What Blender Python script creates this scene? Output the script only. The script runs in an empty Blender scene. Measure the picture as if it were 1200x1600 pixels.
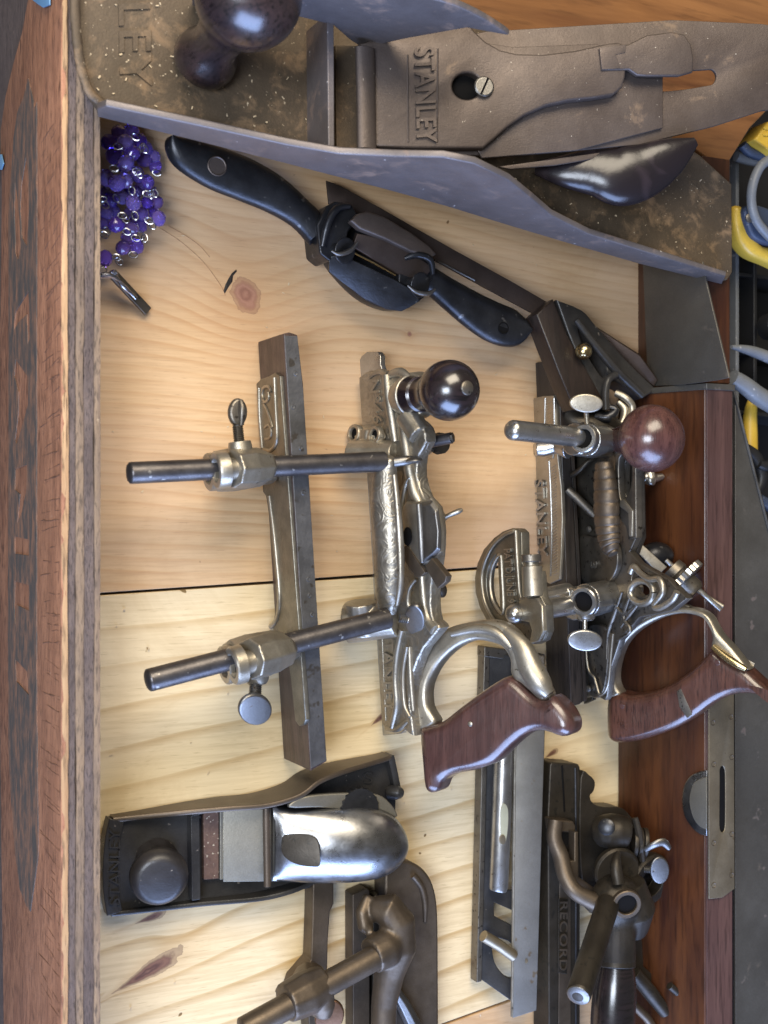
import bpy, bmesh, math, random
from mathutils import Vector, Matrix
random.seed(7)
S = bpy.context.scene
COL = S.collection
D = bpy.data

# ------------------------------------------------------------------ camera
TH = math.atan(0.5)                       # the camera leans 26.6 degrees off straight down
CAMZ, FPX = 0.80, 2000.0
FWD = Vector((math.sin(TH), 0, -math.cos(TH)))
RGT = Vector((math.cos(TH), 0, math.sin(TH)))
UPV = Vector((0, 1, 0))
CP = Vector((0, 0, CAMZ))
cam = D.objects.new("camera", D.cameras.new("camera"))
COL.objects.link(cam)
cam.data.sensor_fit = 'VERTICAL'
cam.data.sensor_height = 36
cam.data.lens = 36 * FPX / 1600
cam.data.clip_start = .01
cam.data.clip_end = 60
cam.matrix_world = Matrix.Translation(CP) @ Matrix((RGT, UPV, -FWD)).transposed().to_4x4()
cam.data.dof.use_dof = True
cam.data.dof.focus_distance = 0.86
cam.data.dof.aperture_fstop = 9
S.camera = cam

# ------------------------------------------------------------------ light
W = D.worlds.new("World"); S.world = W; W.use_nodes = True
bg = W.node_tree.nodes["Background"]
bg.inputs[0].default_value = (1.0, .92, .82, 1)
bg.inputs[1].default_value = .13
def area(name, loc, target, sx, sy, power, col):
    l = D.lights.new(name, 'AREA'); l.shape = 'RECTANGLE'; l.size = sx; l.size_y = sy
    l.energy = power; l.color = col
    o = D.objects.new(name, l); COL.objects.link(o); o.location = loc
    o.rotation_euler = (Vector(target) - Vector(loc)).to_track_quat('-Z', 'Y').to_euler()
    return o
CEN = (.42, 0, .02)
area("window_light", (.1, -2.1, .75), CEN, 2.2, 1.4, 130, (.40, .56, 1.0))
area("ceiling_lamp", (.0, 1.2, 1.5), CEN, 1.3, .9, 48, (1.0, .88, .70))
area("doorway_light", (-.75, -.1, 1.35), (.3, .02, 0), .55, .7, 31, (.79, .87, 1.0))
S.view_settings.view_transform = 'Standard'
S.view_settings.look = 'None'
S.view_settings.exposure = -0.04
S.view_settings.gamma = 1
S.cycles.max_bounces = 6
S.cycles.caustics_reflective = False
S.cycles.caustics_refractive = False

# ------------------------------------------------------------------ picture measuring: photo pixel -> point of the place
def ray(px, py):
    return FWD + RGT * ((px - 600) / FPX) + UPV * ((800 - py) / FPX)
def P(px, py, z):
    r = ray(px, py); return CP + r * ((z - CAMZ) / r.z)
def wd(n, px, py, z):
    r = ray(px, py); return n * ((z - CAMZ) / r.z) / FPX
def onplane(o, n):
    def f(px, py):
        r = ray(px, py); return CP + r * ((o - CP).dot(n) / r.dot(n))
    f.n = n.normalized() if n.dot(CP - o) > 0 else -n.normalized()
    f.o = o
    return f
def H(z): return onplane(Vector((0, 0, z)), Vector((0, 0, 1)))
def P3(a, b, c):
    A, B, C = P(*a), P(*b), P(*c); return onplane(A, (B - A).cross(C - A))
def V(a, b, lean=0):
    """upright plane through two measured points, leaning over by lean degrees towards +x"""
    A, B = P(*a), P(*b); t = (B - A).normalized(); h = Vector((t.y, -t.x, 0)).normalized()
    if h.x < 0: h = -h
    up = Vector((0, 0, 1)) * math.cos(math.radians(lean)) + h * math.sin(math.radians(lean))
    return onplane(A, t.cross(up))
def sm(pts, closed=True, n=5):
    out = []; m = len(pts)
    for i in range(m if closed else m - 1):
        g = lambda k: pts[k % m] if closed else pts[min(max(k, 0), m - 1)]
        p0, p1, p2, p3 = g(i - 1), g(i), g(i + 1), g(i + 2)
        for k in range(n):
            t = k / n
            out.append(tuple(.5 * (2 * b + (c - a) * t + (2 * a - 5 * b + 4 * c - d) * t * t + (3 * b - a - 3 * c + d) * t ** 3)
                             for a, b, c, d in zip(p0, p1, p2, p3)))
    if not closed: out.append(tuple(pts[-1]))
    return out
def ell(cx, cy, rx, ry, n=20, rot=0):
    c, s = math.cos(math.radians(rot)), math.sin(math.radians(rot)); o = []
    for i in range(n):
        a = 2 * math.pi * i / n; x, y = rx * math.cos(a), ry * math.sin(a)
        o.append((cx + x * c - y * s, cy + x * s + y * c))
    return o

# ------------------------------------------------------------------ mesh building
class MB:
    def __init__(s): s.v = []; s.f = []
    def add(s, vs, fs):
        o = len(s.v); s.v += [Vector(p) for p in vs]; s.f += [tuple(i + o for i in f) for f in fs]; return s
    def prism(s, top, vec):
        n = len(top); top = [Vector(p) for p in top]
        s.add(top + [p + vec for p in top], [tuple(range(n)), tuple(range(2 * n - 1, n - 1, -1))] +
              [(i, i + n, (i + 1) % n + n, (i + 1) % n) for i in range(n)]); return s
    def pz(s, px, z1, z0): return s.prism([P(a, b, z1) for a, b in px], Vector((0, 0, z0 - z1)))
    def loft(s, rings, cap=True):
        n = len(rings[0]); vs = [p for r in rings for p in r]; fs = []
        for i in range(len(rings) - 1):
            for j in range(n):
                fs.append((i * n + j, i * n + (j + 1) % n, (i + 1) * n + (j + 1) % n, (i + 1) * n + j))
        if cap: fs += [tuple(range(n - 1, -1, -1)), tuple(range((len(rings) - 1) * n, len(rings) * n))]
        return s.add(vs, fs)
    def tube(s, pts, rad, n=16, flat=1.0, up=None, sq=False):
        pts = [Vector(p) for p in pts]
        if not hasattr(rad, '__len__'): rad = [rad] * len(pts)
        rings = []; ref = Vector(up) if up else None
        for i, p in enumerate(pts):
            t = (pts[min(i + 1, len(pts) - 1)] - pts[max(i - 1, 0)]).normalized()
            if ref is None: ref = t.orthogonal()
            a = (ref - t * ref.dot(t)).normalized(); b = t.cross(a)
            if not up: ref = a
            rings.append([p + (a * math.cos(q) * flat + b * math.sin(q)) * rad[i] for q in [2 * math.pi * k / n for k in range(n)]])
        return s.loft(rings)
    def tpx(s, pts, rpx, n=16, smooth=0, flat=1.0, up=None):
        """tube through measured points (px, py, z); radii in photo pixels"""
        if not hasattr(rpx, '__len__'): rpx = [rpx] * len(pts)
        q = [tuple(p) + (r,) for p, r in zip(pts, rpx)]
        if smooth: q = sm(q, False, smooth)
        return s.tube([P(*p[:3]) for p in q], [wd(p[3], *p[:3]) for p in q], n, flat, up)
    def lathe(s, o, ax, prof, n=32):
        ax = Vector(ax).normalized(); a = ax.orthogonal().normalized(); b = ax.cross(a); rings = []
        for h, r in prof:
            r = max(r, 1e-5)
            rings.append([Vector(o) + ax * h + (a * math.cos(q) + b * math.sin(q)) * r for q in [2 * math.pi * k / n for k in range(n)]])
        return s.loft(rings)
    def bush(s, o, ax, ro, ri, h, deep):
        """short socket: a raised ring with an open hole"""
        return s.lathe(o, ax, [(-deep * .2, ro), (h * .8, ro), (h, ro * .93), (h, ri * 1.06), (h * .85, ri), (-deep, ri), (-deep - 1e-4, 0)], 28)
    def ball(s, c, r, sc=(1, 1, 1), n=20, m=12):
        vs = []; c = Vector(c)
        rings = []
        for i in range(m + 1):
            t = math.pi * i / m; rr = max(math.sin(t), 1e-3)
            rings.append([c + Vector((r * sc[0] * rr * math.cos(q), r * sc[1] * rr * math.sin(q), r * sc[2] * math.cos(t))) for q in [2 * math.pi * k / n for k in range(n)]])
        return s.loft(rings)
    def box(s, c, ax, ay, az):
        c, ax, ay, az = map(Vector, (c, ax, ay, az))
        vs = [c + ax * i + ay * j + az * k for i in (-1, 1) for j in (-1, 1) for k in (-1, 1)]
        return s.add(vs, [(0, 1, 3, 2), (4, 6, 7, 5), (0, 4, 5, 1), (2, 3, 7, 6), (0, 2, 6, 4), (1, 5, 7, 3)])
    def mesh(s, m):
        return s.add([v.co for v in m.vertices], [tuple(p.vertices) for p in m.polygons])
    def plate(s, f, outline, holes=(), th=.002, off=0.0, bev=.0004, res=2):
        """sheet with holes on a plane, its near face lifted by off towards the viewer"""
        n = f.n; o = f.o; ex = n.orthogonal().normalized(); ey = n.cross(ex)
        cu = D.curves.new("tmp", 'CURVE'); cu.dimensions = '2D'; cu.fill_mode = 'BOTH'
        cu.extrude = max(th / 2 - bev, 1e-5); cu.bevel_depth = bev; cu.bevel_resolution = res; cu.offset = -bev
        for loop in [outline] + list(holes):
            sp = cu.splines.new('POLY'); sp.use_cyclic_u = True; sp.points.add(len(loop) - 1)
            for i, (a, b) in enumerate(loop):
                p = f(a, b) - o; sp.points[i].co = (p.dot(ex), p.dot(ey), 0, 1)
        ob = D.objects.new("tmp", cu); me = D.meshes.new_from_object(ob)
        M = [o + ex * v.co.x + ey * v.co.y + n * (v.co.z + off - th / 2) for v in me.vertices]
        s.add(M, [tuple(p.vertices) for p in me.polygons])
        D.objects.remove(ob); D.curves.remove(cu); D.meshes.remove(me); return s
    def text(s, body, f, p0, p1, ptop, off=.0006, th=.0012, bold=.0, gap=1.0):
        """raised letters on a plane: p0 start of the baseline, p1 its end, ptop above p0 at cap height"""
        cu = D.curves.new("tmp", 'FONT'); cu.body = body; cu.extrude = .01; cu.space_character = gap; cu.offset = bold
        ob = D.objects.new("tmp", cu); me = D.meshes.new_from_object(ob)
        xs = [v.co.x for v in me.vertices]; ys = [v.co.y for v in me.vertices]
        A, B, T = f(*p0), f(*p1), f(*ptop)
        x0, x1, y0, y1 = min(xs), max(xs), min(ys), max(ys)
        s.add([A + (B - A) * ((v.co.x - x0) / (x1 - x0)) + (T - A) * ((v.co.y - y0) / (y1 - y0)) + f.n * (off + (v.co.z / .02 + .5) * th) for v in me.vertices],
              [tuple(p.vertices) for p in me.polygons])
        D.objects.remove(ob); D.curves.remove(cu); D.meshes.remove(me); return s

def tag(o, label=None, cat=None, group=None, kind=None):
    for k, v in (('label', label), ('category', cat), ('group', group), ('kind', kind)):
        if v: o[k] = v
    return o
def thing(name, label, cat, loc, group=None):
    o = D.objects.new(name, None); COL.objects.link(o); o.location = loc; o.empty_display_size = .01
    return tag(o, label, cat, group)
def wloc(o):
    p = Vector((0, 0, 0))
    while o: p += o.location; o = o.parent
    return p
def part(name, mb, m, parent=None, bevel=.0005, remesh=0, smooth=4, sub=0, label=None, ang=38, flatshade=False):
    base = wloc(parent)
    me = D.meshes.new(name); me.from_pydata([p - base for p in mb.v], [], mb.f)
    b = bmesh.new(); b.from_mesh(me)
    bmesh.ops.remove_doubles(b, verts=b.verts, dist=2e-6)
    bmesh.ops.recalc_face_normals(b, faces=b.faces); b.to_mesh(me); b.free()
    me.materials.append(m)
    o = D.objects.new(name, me); COL.objects.link(o); o.parent = parent
    if remesh:
        r = o.modifiers.new("remesh", 'REMESH'); r.mode = 'VOXEL'; r.voxel_size = remesh; r.use_smooth_shade = True
        k = o.modifiers.new("smooth", 'SMOOTH'); k.factor = .5; k.iterations = smooth
    else:
        if not flatshade:
            for p in me.polygons: p.use_smooth = True
            me.set_sharp_from_angle(angle=math.radians(ang))
        if bevel:
            r = o.modifiers.new("bevel", 'BEVEL'); r.width = bevel; r.segments = 2; r.limit_method = 'ANGLE'; r.angle_limit = math.radians(ang); r.harden_normals = not flatshade
        if sub:
            r = o.modifiers.new("sub", 'SUBSURF'); r.levels = sub; r.render_levels = sub
    if label: o['label'] = label
    return o

# ------------------------------------------------------------------ materials
class NT:
    def __init__(s, name):
        s.m = D.materials.new(name); s.m.use_nodes = True; s.t = s.m.node_tree; s.N = s.t.nodes
        s.b = s.N["Principled BSDF"]; s.co = s.N.new("ShaderNodeTexCoord").outputs["Object"]
    def put(s, sock, v):
        if isinstance(v, bpy.types.NodeSocket): s.t.links.new(v, sock)
        elif v is not None:
            if hasattr(sock.default_value, '__len__') and not hasattr(v, '__len__'): v = (v,) * len(sock.default_value)
            if hasattr(v, '__len__') and len(v) == 3 and len(sock.default_value) == 4: v = (*v, 1)
            sock.default_value = v
    def m_(s, op, a, b=None, c=None):
        n = s.N.new("ShaderNodeMath"); n.operation = op
        for i, v in enumerate((a, b, c)):
            if v is not None: s.put(n.inputs[i], v)
        return n.outputs[0]
    def map(s, sc=(1, 1, 1), rot=(0, 0, 0), loc=(0, 0, 0), co=None):
        n = s.N.new("ShaderNodeMapping"); s.put(n.inputs["Vector"], co or s.co)
        n.inputs["Scale"].default_value = sc; n.inputs["Rotation"].default_value = rot; n.inputs["Location"].default_value = loc
        return n.outputs[0]
    def noise(s, sc, det=4, rough=.55, co=None, dist=0):
        n = s.N.new("ShaderNodeTexNoise"); s.put(n.inputs["Vector"], co or s.co)
        n.inputs["Scale"].default_value = sc; n.inputs["Detail"].default_value = det; n.inputs["Roughness"].default_value = rough
        n.inputs["Distortion"].default_value = dist
        return n.outputs[0]
    def vor(s, sc, co=None, feat='F1'):
        n = s.N.new("ShaderNodeTexVoronoi"); n.feature = feat; s.put(n.inputs["Vector"], co or s.co); n.inputs["Scale"].default_value = sc
        return n.outputs["Distance"]
    def ramp(s, f, *stops):
        n = s.N.new("ShaderNodeValToRGB"); e = n.color_ramp.elements
        while len(e) < len(stops): e.new(.5)
        for k, (p, c) in zip(e, stops):
            k.position = p; k.color = (c, c, c, 1) if not hasattr(c, '__len__') else (*c, 1)
        s.put(n.inputs[0], f); return n.outputs[0]
    def mix(s, f, a, b, mode='MIX'):
        n = s.N.new("ShaderNodeMix"); n.data_type = 'RGBA'; n.blend_type = mode
        s.put(n.inputs[0], f); s.put(n.inputs[6], a); s.put(n.inputs[7], b); return n.outputs[2]
    def xyz(s, co=None):
        n = s.N.new("ShaderNodeSeparateXYZ"); s.put(n.inputs[0], co or s.co); return n.outputs
    def bump(s, h, dist=.0004, st=1.0, nrm=None):
        n = s.N.new("ShaderNodeBump"); s.put(n.inputs["Height"], h); n.inputs["Distance"].default_value = dist; n.inputs["Strength"].default_value = st
        if nrm: s.put(n.inputs["Normal"], nrm)
        return n.outputs[0]
    def out(s, col=None, rough=None, metal=None, nrm=None, coat=None, trans=None, spec=None):
        for k, v in (("Base Color", col), ("Roughness", rough), ("Metallic", metal), ("Normal", nrm), ("Coat Weight", coat), ("Transmission Weight", trans), ("Specular IOR Level", spec)):
            if v is not None: s.put(s.b.inputs[k], v)
        return s.m

def metal(name, c1, c2, r=(.3, .5), met=1.0, sc=35, fine=900, bmp=.35, speck=None, samt=.62, ssc=260, rust=None, rthr=.6, vine=0, scratch=0):
    t = NT(name)
    big = t.ramp(t.noise(sc, 6, .62), (.35, 0), (.65, 1))
    c = t.mix(big, c1, c2)
    fi = t.noise(fine, 3, .6)
    c = t.mix(t.m_('MULTIPLY', t.ramp(fi, (.35, 0), (.75, 1)), .35), c, tuple(x * .55 for x in c1))
    me = met; ro = t.m_('MULTIPLY_ADD', t.noise(sc * 2.3, 5, .65), (r[1] - r[0]) * 2, r[0] - (r[1] - r[0]) * .5)
    if rust:
        k = t.ramp(t.noise(sc * 1.7, 8, .7, dist=.4), (rthr - .06, 0), (rthr + .07, 1))
        c = t.mix(k, c, rust); me = t.m_('MULTIPLY', t.m_('SUBTRACT', 1.0, k), met); ro = t.m_('MAXIMUM', ro, t.m_('MULTIPLY', k, .8))
    if speck:
        k = t.ramp(t.noise(ssc, 2, .5), (samt, 0), (samt + .05, 1))
        c = t.mix(k, c, speck)
        if not isinstance(me, float): me = t.m_('MULTIPLY', me, t.m_('SUBTRACT', 1.0, k))
    h = t.m_('ADD', t.m_('MULTIPLY', fi, .5), t.m_('MULTIPLY', t.noise(fine * .25, 4, .6), .8))
    if scratch:
        h = t.m_('ADD', h, t.m_('MULTIPLY', t.noise(60, 3, .6, co=t.map((1, 14, 14))), scratch))
    nr = t.bump(h, .0003, bmp)
    if vine:
        w = t.noise(vine, 1.5, .5, dist=2.2)
        w = t.ramp(w, (.36, 0), (.48, 1), (.52, 1), (.64, 0))
        nr = t.bump(w, .0006, .38, nr)
        c = t.mix(t.m_('MULTIPLY', t.m_('SUBTRACT', 1.0, w), .22), c, tuple(x * .45 for x in c1))
    return t.out(c, ro, me, nr)

NICKEL = metal("aged_nickel", (.45, .41, .335), (.31, .275, .215), (.33, .47), met=.85, sc=55, bmp=.4, speck=(.14, .12, .09), samt=.70, ssc=330)
NICKEL_R = metal("engraved_nickel", (.42, .38, .31), (.285, .252, .196), (.34, .48), met=.85, sc=60, bmp=.4, vine=75)
NICKEL_P = metal("pebbled_nickel", (.24, .22, .178), (.16, .146, .116), (.36, .5), met=.85, sc=70, fine=480, bmp=1.1)
NICKEL_B = metal("bright_nickel", (.50, .485, .455), (.36, .345, .315), (.24, .38), met=.92, sc=45, bmp=.25, speck=(.16, .14, .11), samt=.69, ssc=300)
NICKEL_D = metal("dark_nickel", (.215, .19, .155), (.125, .11, .09), (.34, .5), met=.85, sc=50, bmp=.45, speck=(.06, .05, .04), samt=.63, ssc=280)
STEELROD = metal("dark_steel_rod", (.125, .115, .112), (.075, .068, .068), (.34, .5), met=.85, sc=60, bmp=.3, speck=(.30, .28, .25), samt=.68, ssc=200)
STEEL = metal("grey_steel", (.27, .26, .245), (.185, .175, .16), (.36, .52), sc=22, bmp=.3, speck=(.16, .13, .1), samt=.68, ssc=170)
FENCESTEEL = metal("pitted_fence_face", (.155, .152, .152), (.09, .087, .087), (.42, .58), met=.75, sc=45, fine=600, bmp=.7, speck=(.07, .06, .05), samt=.64, ssc=140)
BLUESTEEL = metal("saw_steel", (.165, .155, .137), (.115, .107, .094), (.42, .58), met=.75, rust=(.13, .095, .068), rthr=.66, sc=14, bmp=.3, speck=(.10, .08, .07), samt=.7, ssc=90, scratch=.4)
DARKBLADE = metal("browned_blade", (.085, .062, .052), (.05, .036, .03), (.42, .58), met=.75, sc=25, bmp=.3)
BLACK = metal("black_japanning", (.022, .021, .021), (.04, .038, .036), (.24, .42), met=.0, sc=40, bmp=.5, speck=(.15, .13, .11), samt=.71, ssc=260)
BLACKM = metal("blackened_iron", (.052, .053, .058), (.025, .025, .028), (.25, .42), met=.7, sc=45, bmp=.4, speck=(.13, .125, .12), samt=.67, ssc=150)
IRONDK = metal("oily_dark_iron", (.056, .046, .034), (.033, .027, .02), (.38, .55), met=.6, sc=40, bmp=.45, speck=(.03, .026, .02), samt=.62, ssc=200)
BRONZE = metal("brown_bronze", (.145, .112, .08), (.092, .07, .05), (.4, .56), met=.75, sc=40, bmp=.35)
BRASS = metal("dull_brass", (.33, .275, .19), (.25, .205, .14), (.38, .54), met=.8, sc=30, bmp=.3, speck=(.2, .15, .09), samt=.69, ssc=180)
GOLDBR = metal("bright_brass", (.62, .5, .28), (.5, .4, .2), (.16, .28), sc=30, bmp=.1)
CHROME = metal("polished_nickel_cap", (.40, .40, .40), (.27, .27, .272), (.22, .4), sc=40, fine=700, bmp=.22, speck=(.3, .27, .24), samt=.72, ssc=240)
SILVER = metal("silver_wire", (.6, .6, .62), (.4, .4, .42), (.2, .3), sc=60, bmp=.2)
RUST = metal("rusty_dusty_iron", (.115, .082, .052), (.072, .053, .034), (.5, .7), met=.35, sc=26, fine=700, bmp=.9, speck=(.50, .40, .27), samt=.70, ssc=420, rust=(.19, .122, .066), rthr=.57)
CAPIRON = metal("brown_plane_iron", (.118, .094, .082), (.078, .059, .05), (.4, .56), met=.55, sc=20, fine=900, bmp=.45, scratch=.5, speck=(.42, .37, .30), samt=.735, ssc=420, rust=(.2, .135, .085), rthr=.67)
CHEEK = metal("grey_cheek_iron", (.19, .167, .165), (.14, .121, .117), (.4, .58), met=.5, sc=24, bmp=.4, scratch=.4, speck=(.58, .54, .5), samt=.735, ssc=300, rust=(.215, .15, .115), rthr=.62)
BLKIRON = metal("block_plane_steel", (.30, .28, .23), (.25, .23, .187), (.4, .55), met=.8, sc=18, bmp=.25, speck=(.2, .15, .1), samt=.72, ssc=150)
RUSTIRON = metal("rust_strip", (.085, .046, .032), (.13, .075, .05), (.6, .8), met=.2, sc=90, fine=500, bmp=1, speck=(.36, .30, .22), samt=.64, ssc=420)
BROWNSIDE = metal("browned_side", (.13, .098, .07), (.085, .066, .048), (.38, .5), met=.6, sc=20, bmp=.3)

def wood(name, cl, cd, axis=1, sc=90, rough=.4, coat=0.0, streak=.9, scar=None, bmp=.3, stretch=14, thr=(.4, .62)):
    t = NT(name); s = [1, 1, 1]; s[axis] = 1.0 / stretch
    g = t.noise(sc, 6, .62, co=t.map(tuple(s)), dist=.5)
    f = t.noise(sc * 7, 3, .6, co=t.map(tuple(s)))
    c = t.mix(t.ramp(g, (thr[0], 0), (thr[1], 1)), cl, cd)
    c = t.mix(t.m_('MULTIPLY', t.ramp(f, (.5, 0), (.66, 1)), streak), c, tuple(x * .35 for x in cd))
    c = t.mix(t.m_('MULTIPLY', t.ramp(t.noise(9, 3), (.4, 0), (.65, 1)), .45), c, tuple(x * .6 for x in cl))
    ro = t.m_('MULTIPLY_ADD', t.noise(sc * .5, 4), .3, rough - .12)
    if scar:
        k = t.ramp(t.noise(70, 7, .75, co=t.map((1.0, 2.2, 1.0)), dist=1.5), (.655, 0), (.71, 1))
        c = t.mix(t.m_('MULTIPLY', k, .7), c, scar); ro = t.m_('ADD', ro, t.m_('MULTIPLY', k, .25))
    nr = t.bump(t.m_('ADD', f, t.m_('MULTIPLY', g, .6)), .0004, bmp)
    t.b.inputs['Coat Roughness'].default_value = .2
    return t.out(c, ro, 0.0, nr, coat)
ROSE = wood("rosewood", (.088, .041, .034), (.042, .019, .017), axis=1, sc=120, rough=.3, coat=.8, scar=(.30, .24, .225), streak=.6)
ROSE2 = wood("brown_rosewood", (.10, .042, .028), (.05, .02, .014), axis=1, sc=130, rough=.3, coat=.7, streak=.95)
ROSEK = wood("rosewood_knob", (.105, .046, .038), (.055, .022, .02), axis=1, sc=140, rough=.24, coat=.5, streak=.6, stretch=9, scar=(.3, .22, .2))
EBONY = wood("dark_polished_knob", (.018, .011, .012), (.009, .007, .008), axis=0, sc=60, rough=.22, coat=.7, scar=(.15, .13, .14), bmp=.1)
KNOBJ = wood("worn_dark_knob", (.034, .02, .019), (.017, .012, .013), axis=2, sc=70, rough=.25, coat=.7, scar=(.22, .18, .18), bmp=.15)
FENCEWOOD = wood("fence_rosewood", (.075, .045, .035), (.035, .02, .017), axis=1, sc=130, rough=.4, streak=.7)
DARKWOOD = wood("black_stained_wood", (.035, .027, .022), (.018, .014, .012), axis=1, sc=90, rough=.4)
MAHOG = wood("varnished_mahogany", (.092, .032, .011), (.034, .011, .006), axis=1, sc=38, rough=.34, coat=.2, streak=.55, stretch=11, thr=(.36, .6))
BLACK.node_tree.nodes["Principled BSDF"].inputs["Specular IOR Level"].default_value = .3
MAHOGTOP = wood("mahogany_top_edge", (.105, .055, .046), (.058, .029, .026), axis=1, sc=60, rough=.36, coat=.2, streak=.6)
ORANGEW = wood("orange_varnished_board", (.24, .105, .034), (.11, .042, .014), axis=0, sc=24, rough=.38, coat=.2, streak=.4, stretch=8)
PLYFACE = wood("weathered_ply_face", (.42, .195, .105), (.25, .108, .058), axis=1, sc=70, rough=.7, bmp=2.2, stretch=5, scar=(.56, .38, .26))
PLYA = wood("ply_pale", (.52, .33, .17), (.36, .2, .095), axis=1, sc=90, rough=.75, bmp=.9, stretch=12, scar=(.22, .14, .08))
PLYC = wood("ply_muted", (.27, .185, .115), (.15, .105, .075), axis=1, sc=110, rough=.75, bmp=1.2, stretch=6, scar=(.4, .3, .2))
PLYB = wood("ply_dark", (.145, .105, .088), (.085, .06, .052), axis=1, sc=160, rough=.75, bmp=1.2, stretch=5, scar=(.34, .25, .2))
TAPE = NT("black_tape")
_w = TAPE.noise(30, 2, .5, dist=1.2)
TAPE = TAPE.out(TAPE.mix(TAPE.ramp(_w, (.55, 0), (.7, 1)), (.012, .009, .0105), (.028, .02, .023)), .27, 0.0, TAPE.bump(TAPE.m_("ADD", _w, TAPE.m_("MULTIPLY", TAPE.noise(90, 2, .5, dist=1.5), .25)), .0012, .4))
def plain(name, c, r=.5, met=0.0, coat=None, var=.25, sc=60, bmp=.2, speck=None):
    t = NT(name); k = t.ramp(t.noise(sc, 5, .6), (.35, 0), (.65, 1))
    col = t.mix(t.m_('MULTIPLY', k, var), c, tuple(x * .5 for x in c))
    if speck: col = t.mix(t.ramp(t.noise(220, 3), (.66, 0), (.7, 1)), col, speck)
    return t.out(col, r, met, t.bump(t.noise(600, 2), .0002, bmp), coat)
YELLOW = plain("yellow_grip", (.58, .38, .05), .4, speck=(.45, .32, .06))
NAVY = plain("navy_rubber", (.035, .05, .09), .5, speck=(.1, .11, .13))
RUBBER = plain("black_plastic", (.012, .012, .013), .45)
GREYP = plain("grey_hose", (.15, .16, .175), .45, speck=(.3, .3, .3))
PIT = plain("bench_and_recess_shade", (.006, .0055, .0055), .9); PIT.node_tree.nodes["Principled BSDF"].inputs["Specular IOR Level"].default_value = .1  # near-black bench colour, also painted in as shade inside bores, slots and holes
BLUETAG = plain("blue_tape_scrap", (.16, .32, .5), .5)
LETTERPAINT = NT("worn_black_paint")
_k = LETTERPAINT.ramp(LETTERPAINT.noise(130, 7, .75, co=LETTERPAINT.map((1, .35, 1))), (.44, 0), (.68, 1))
LETTERPAINT = LETTERPAINT.out(LETTERPAINT.mix(_k, (.085, .072, .062), (.30, .15, .085)), .7, 0.0, LETTERPAINT.bump(LETTERPAINT.noise(300, 4, co=LETTERPAINT.map((1, .3, 1))), .001, .8))
BEAD = NT("violet_glass"); BEAD.b.inputs["IOR"].default_value = 1.5
BEAD = BEAD.out(BEAD.mix(BEAD.N.new("ShaderNodeObjectInfo").outputs["Random"], (.20, .10, .8), (.46, .34, .97)), .06, 0.0, None, None, .75)
VIALGLASS = plain("vial_glass", (.40, .385, .27), .08, coat=.5)

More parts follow.
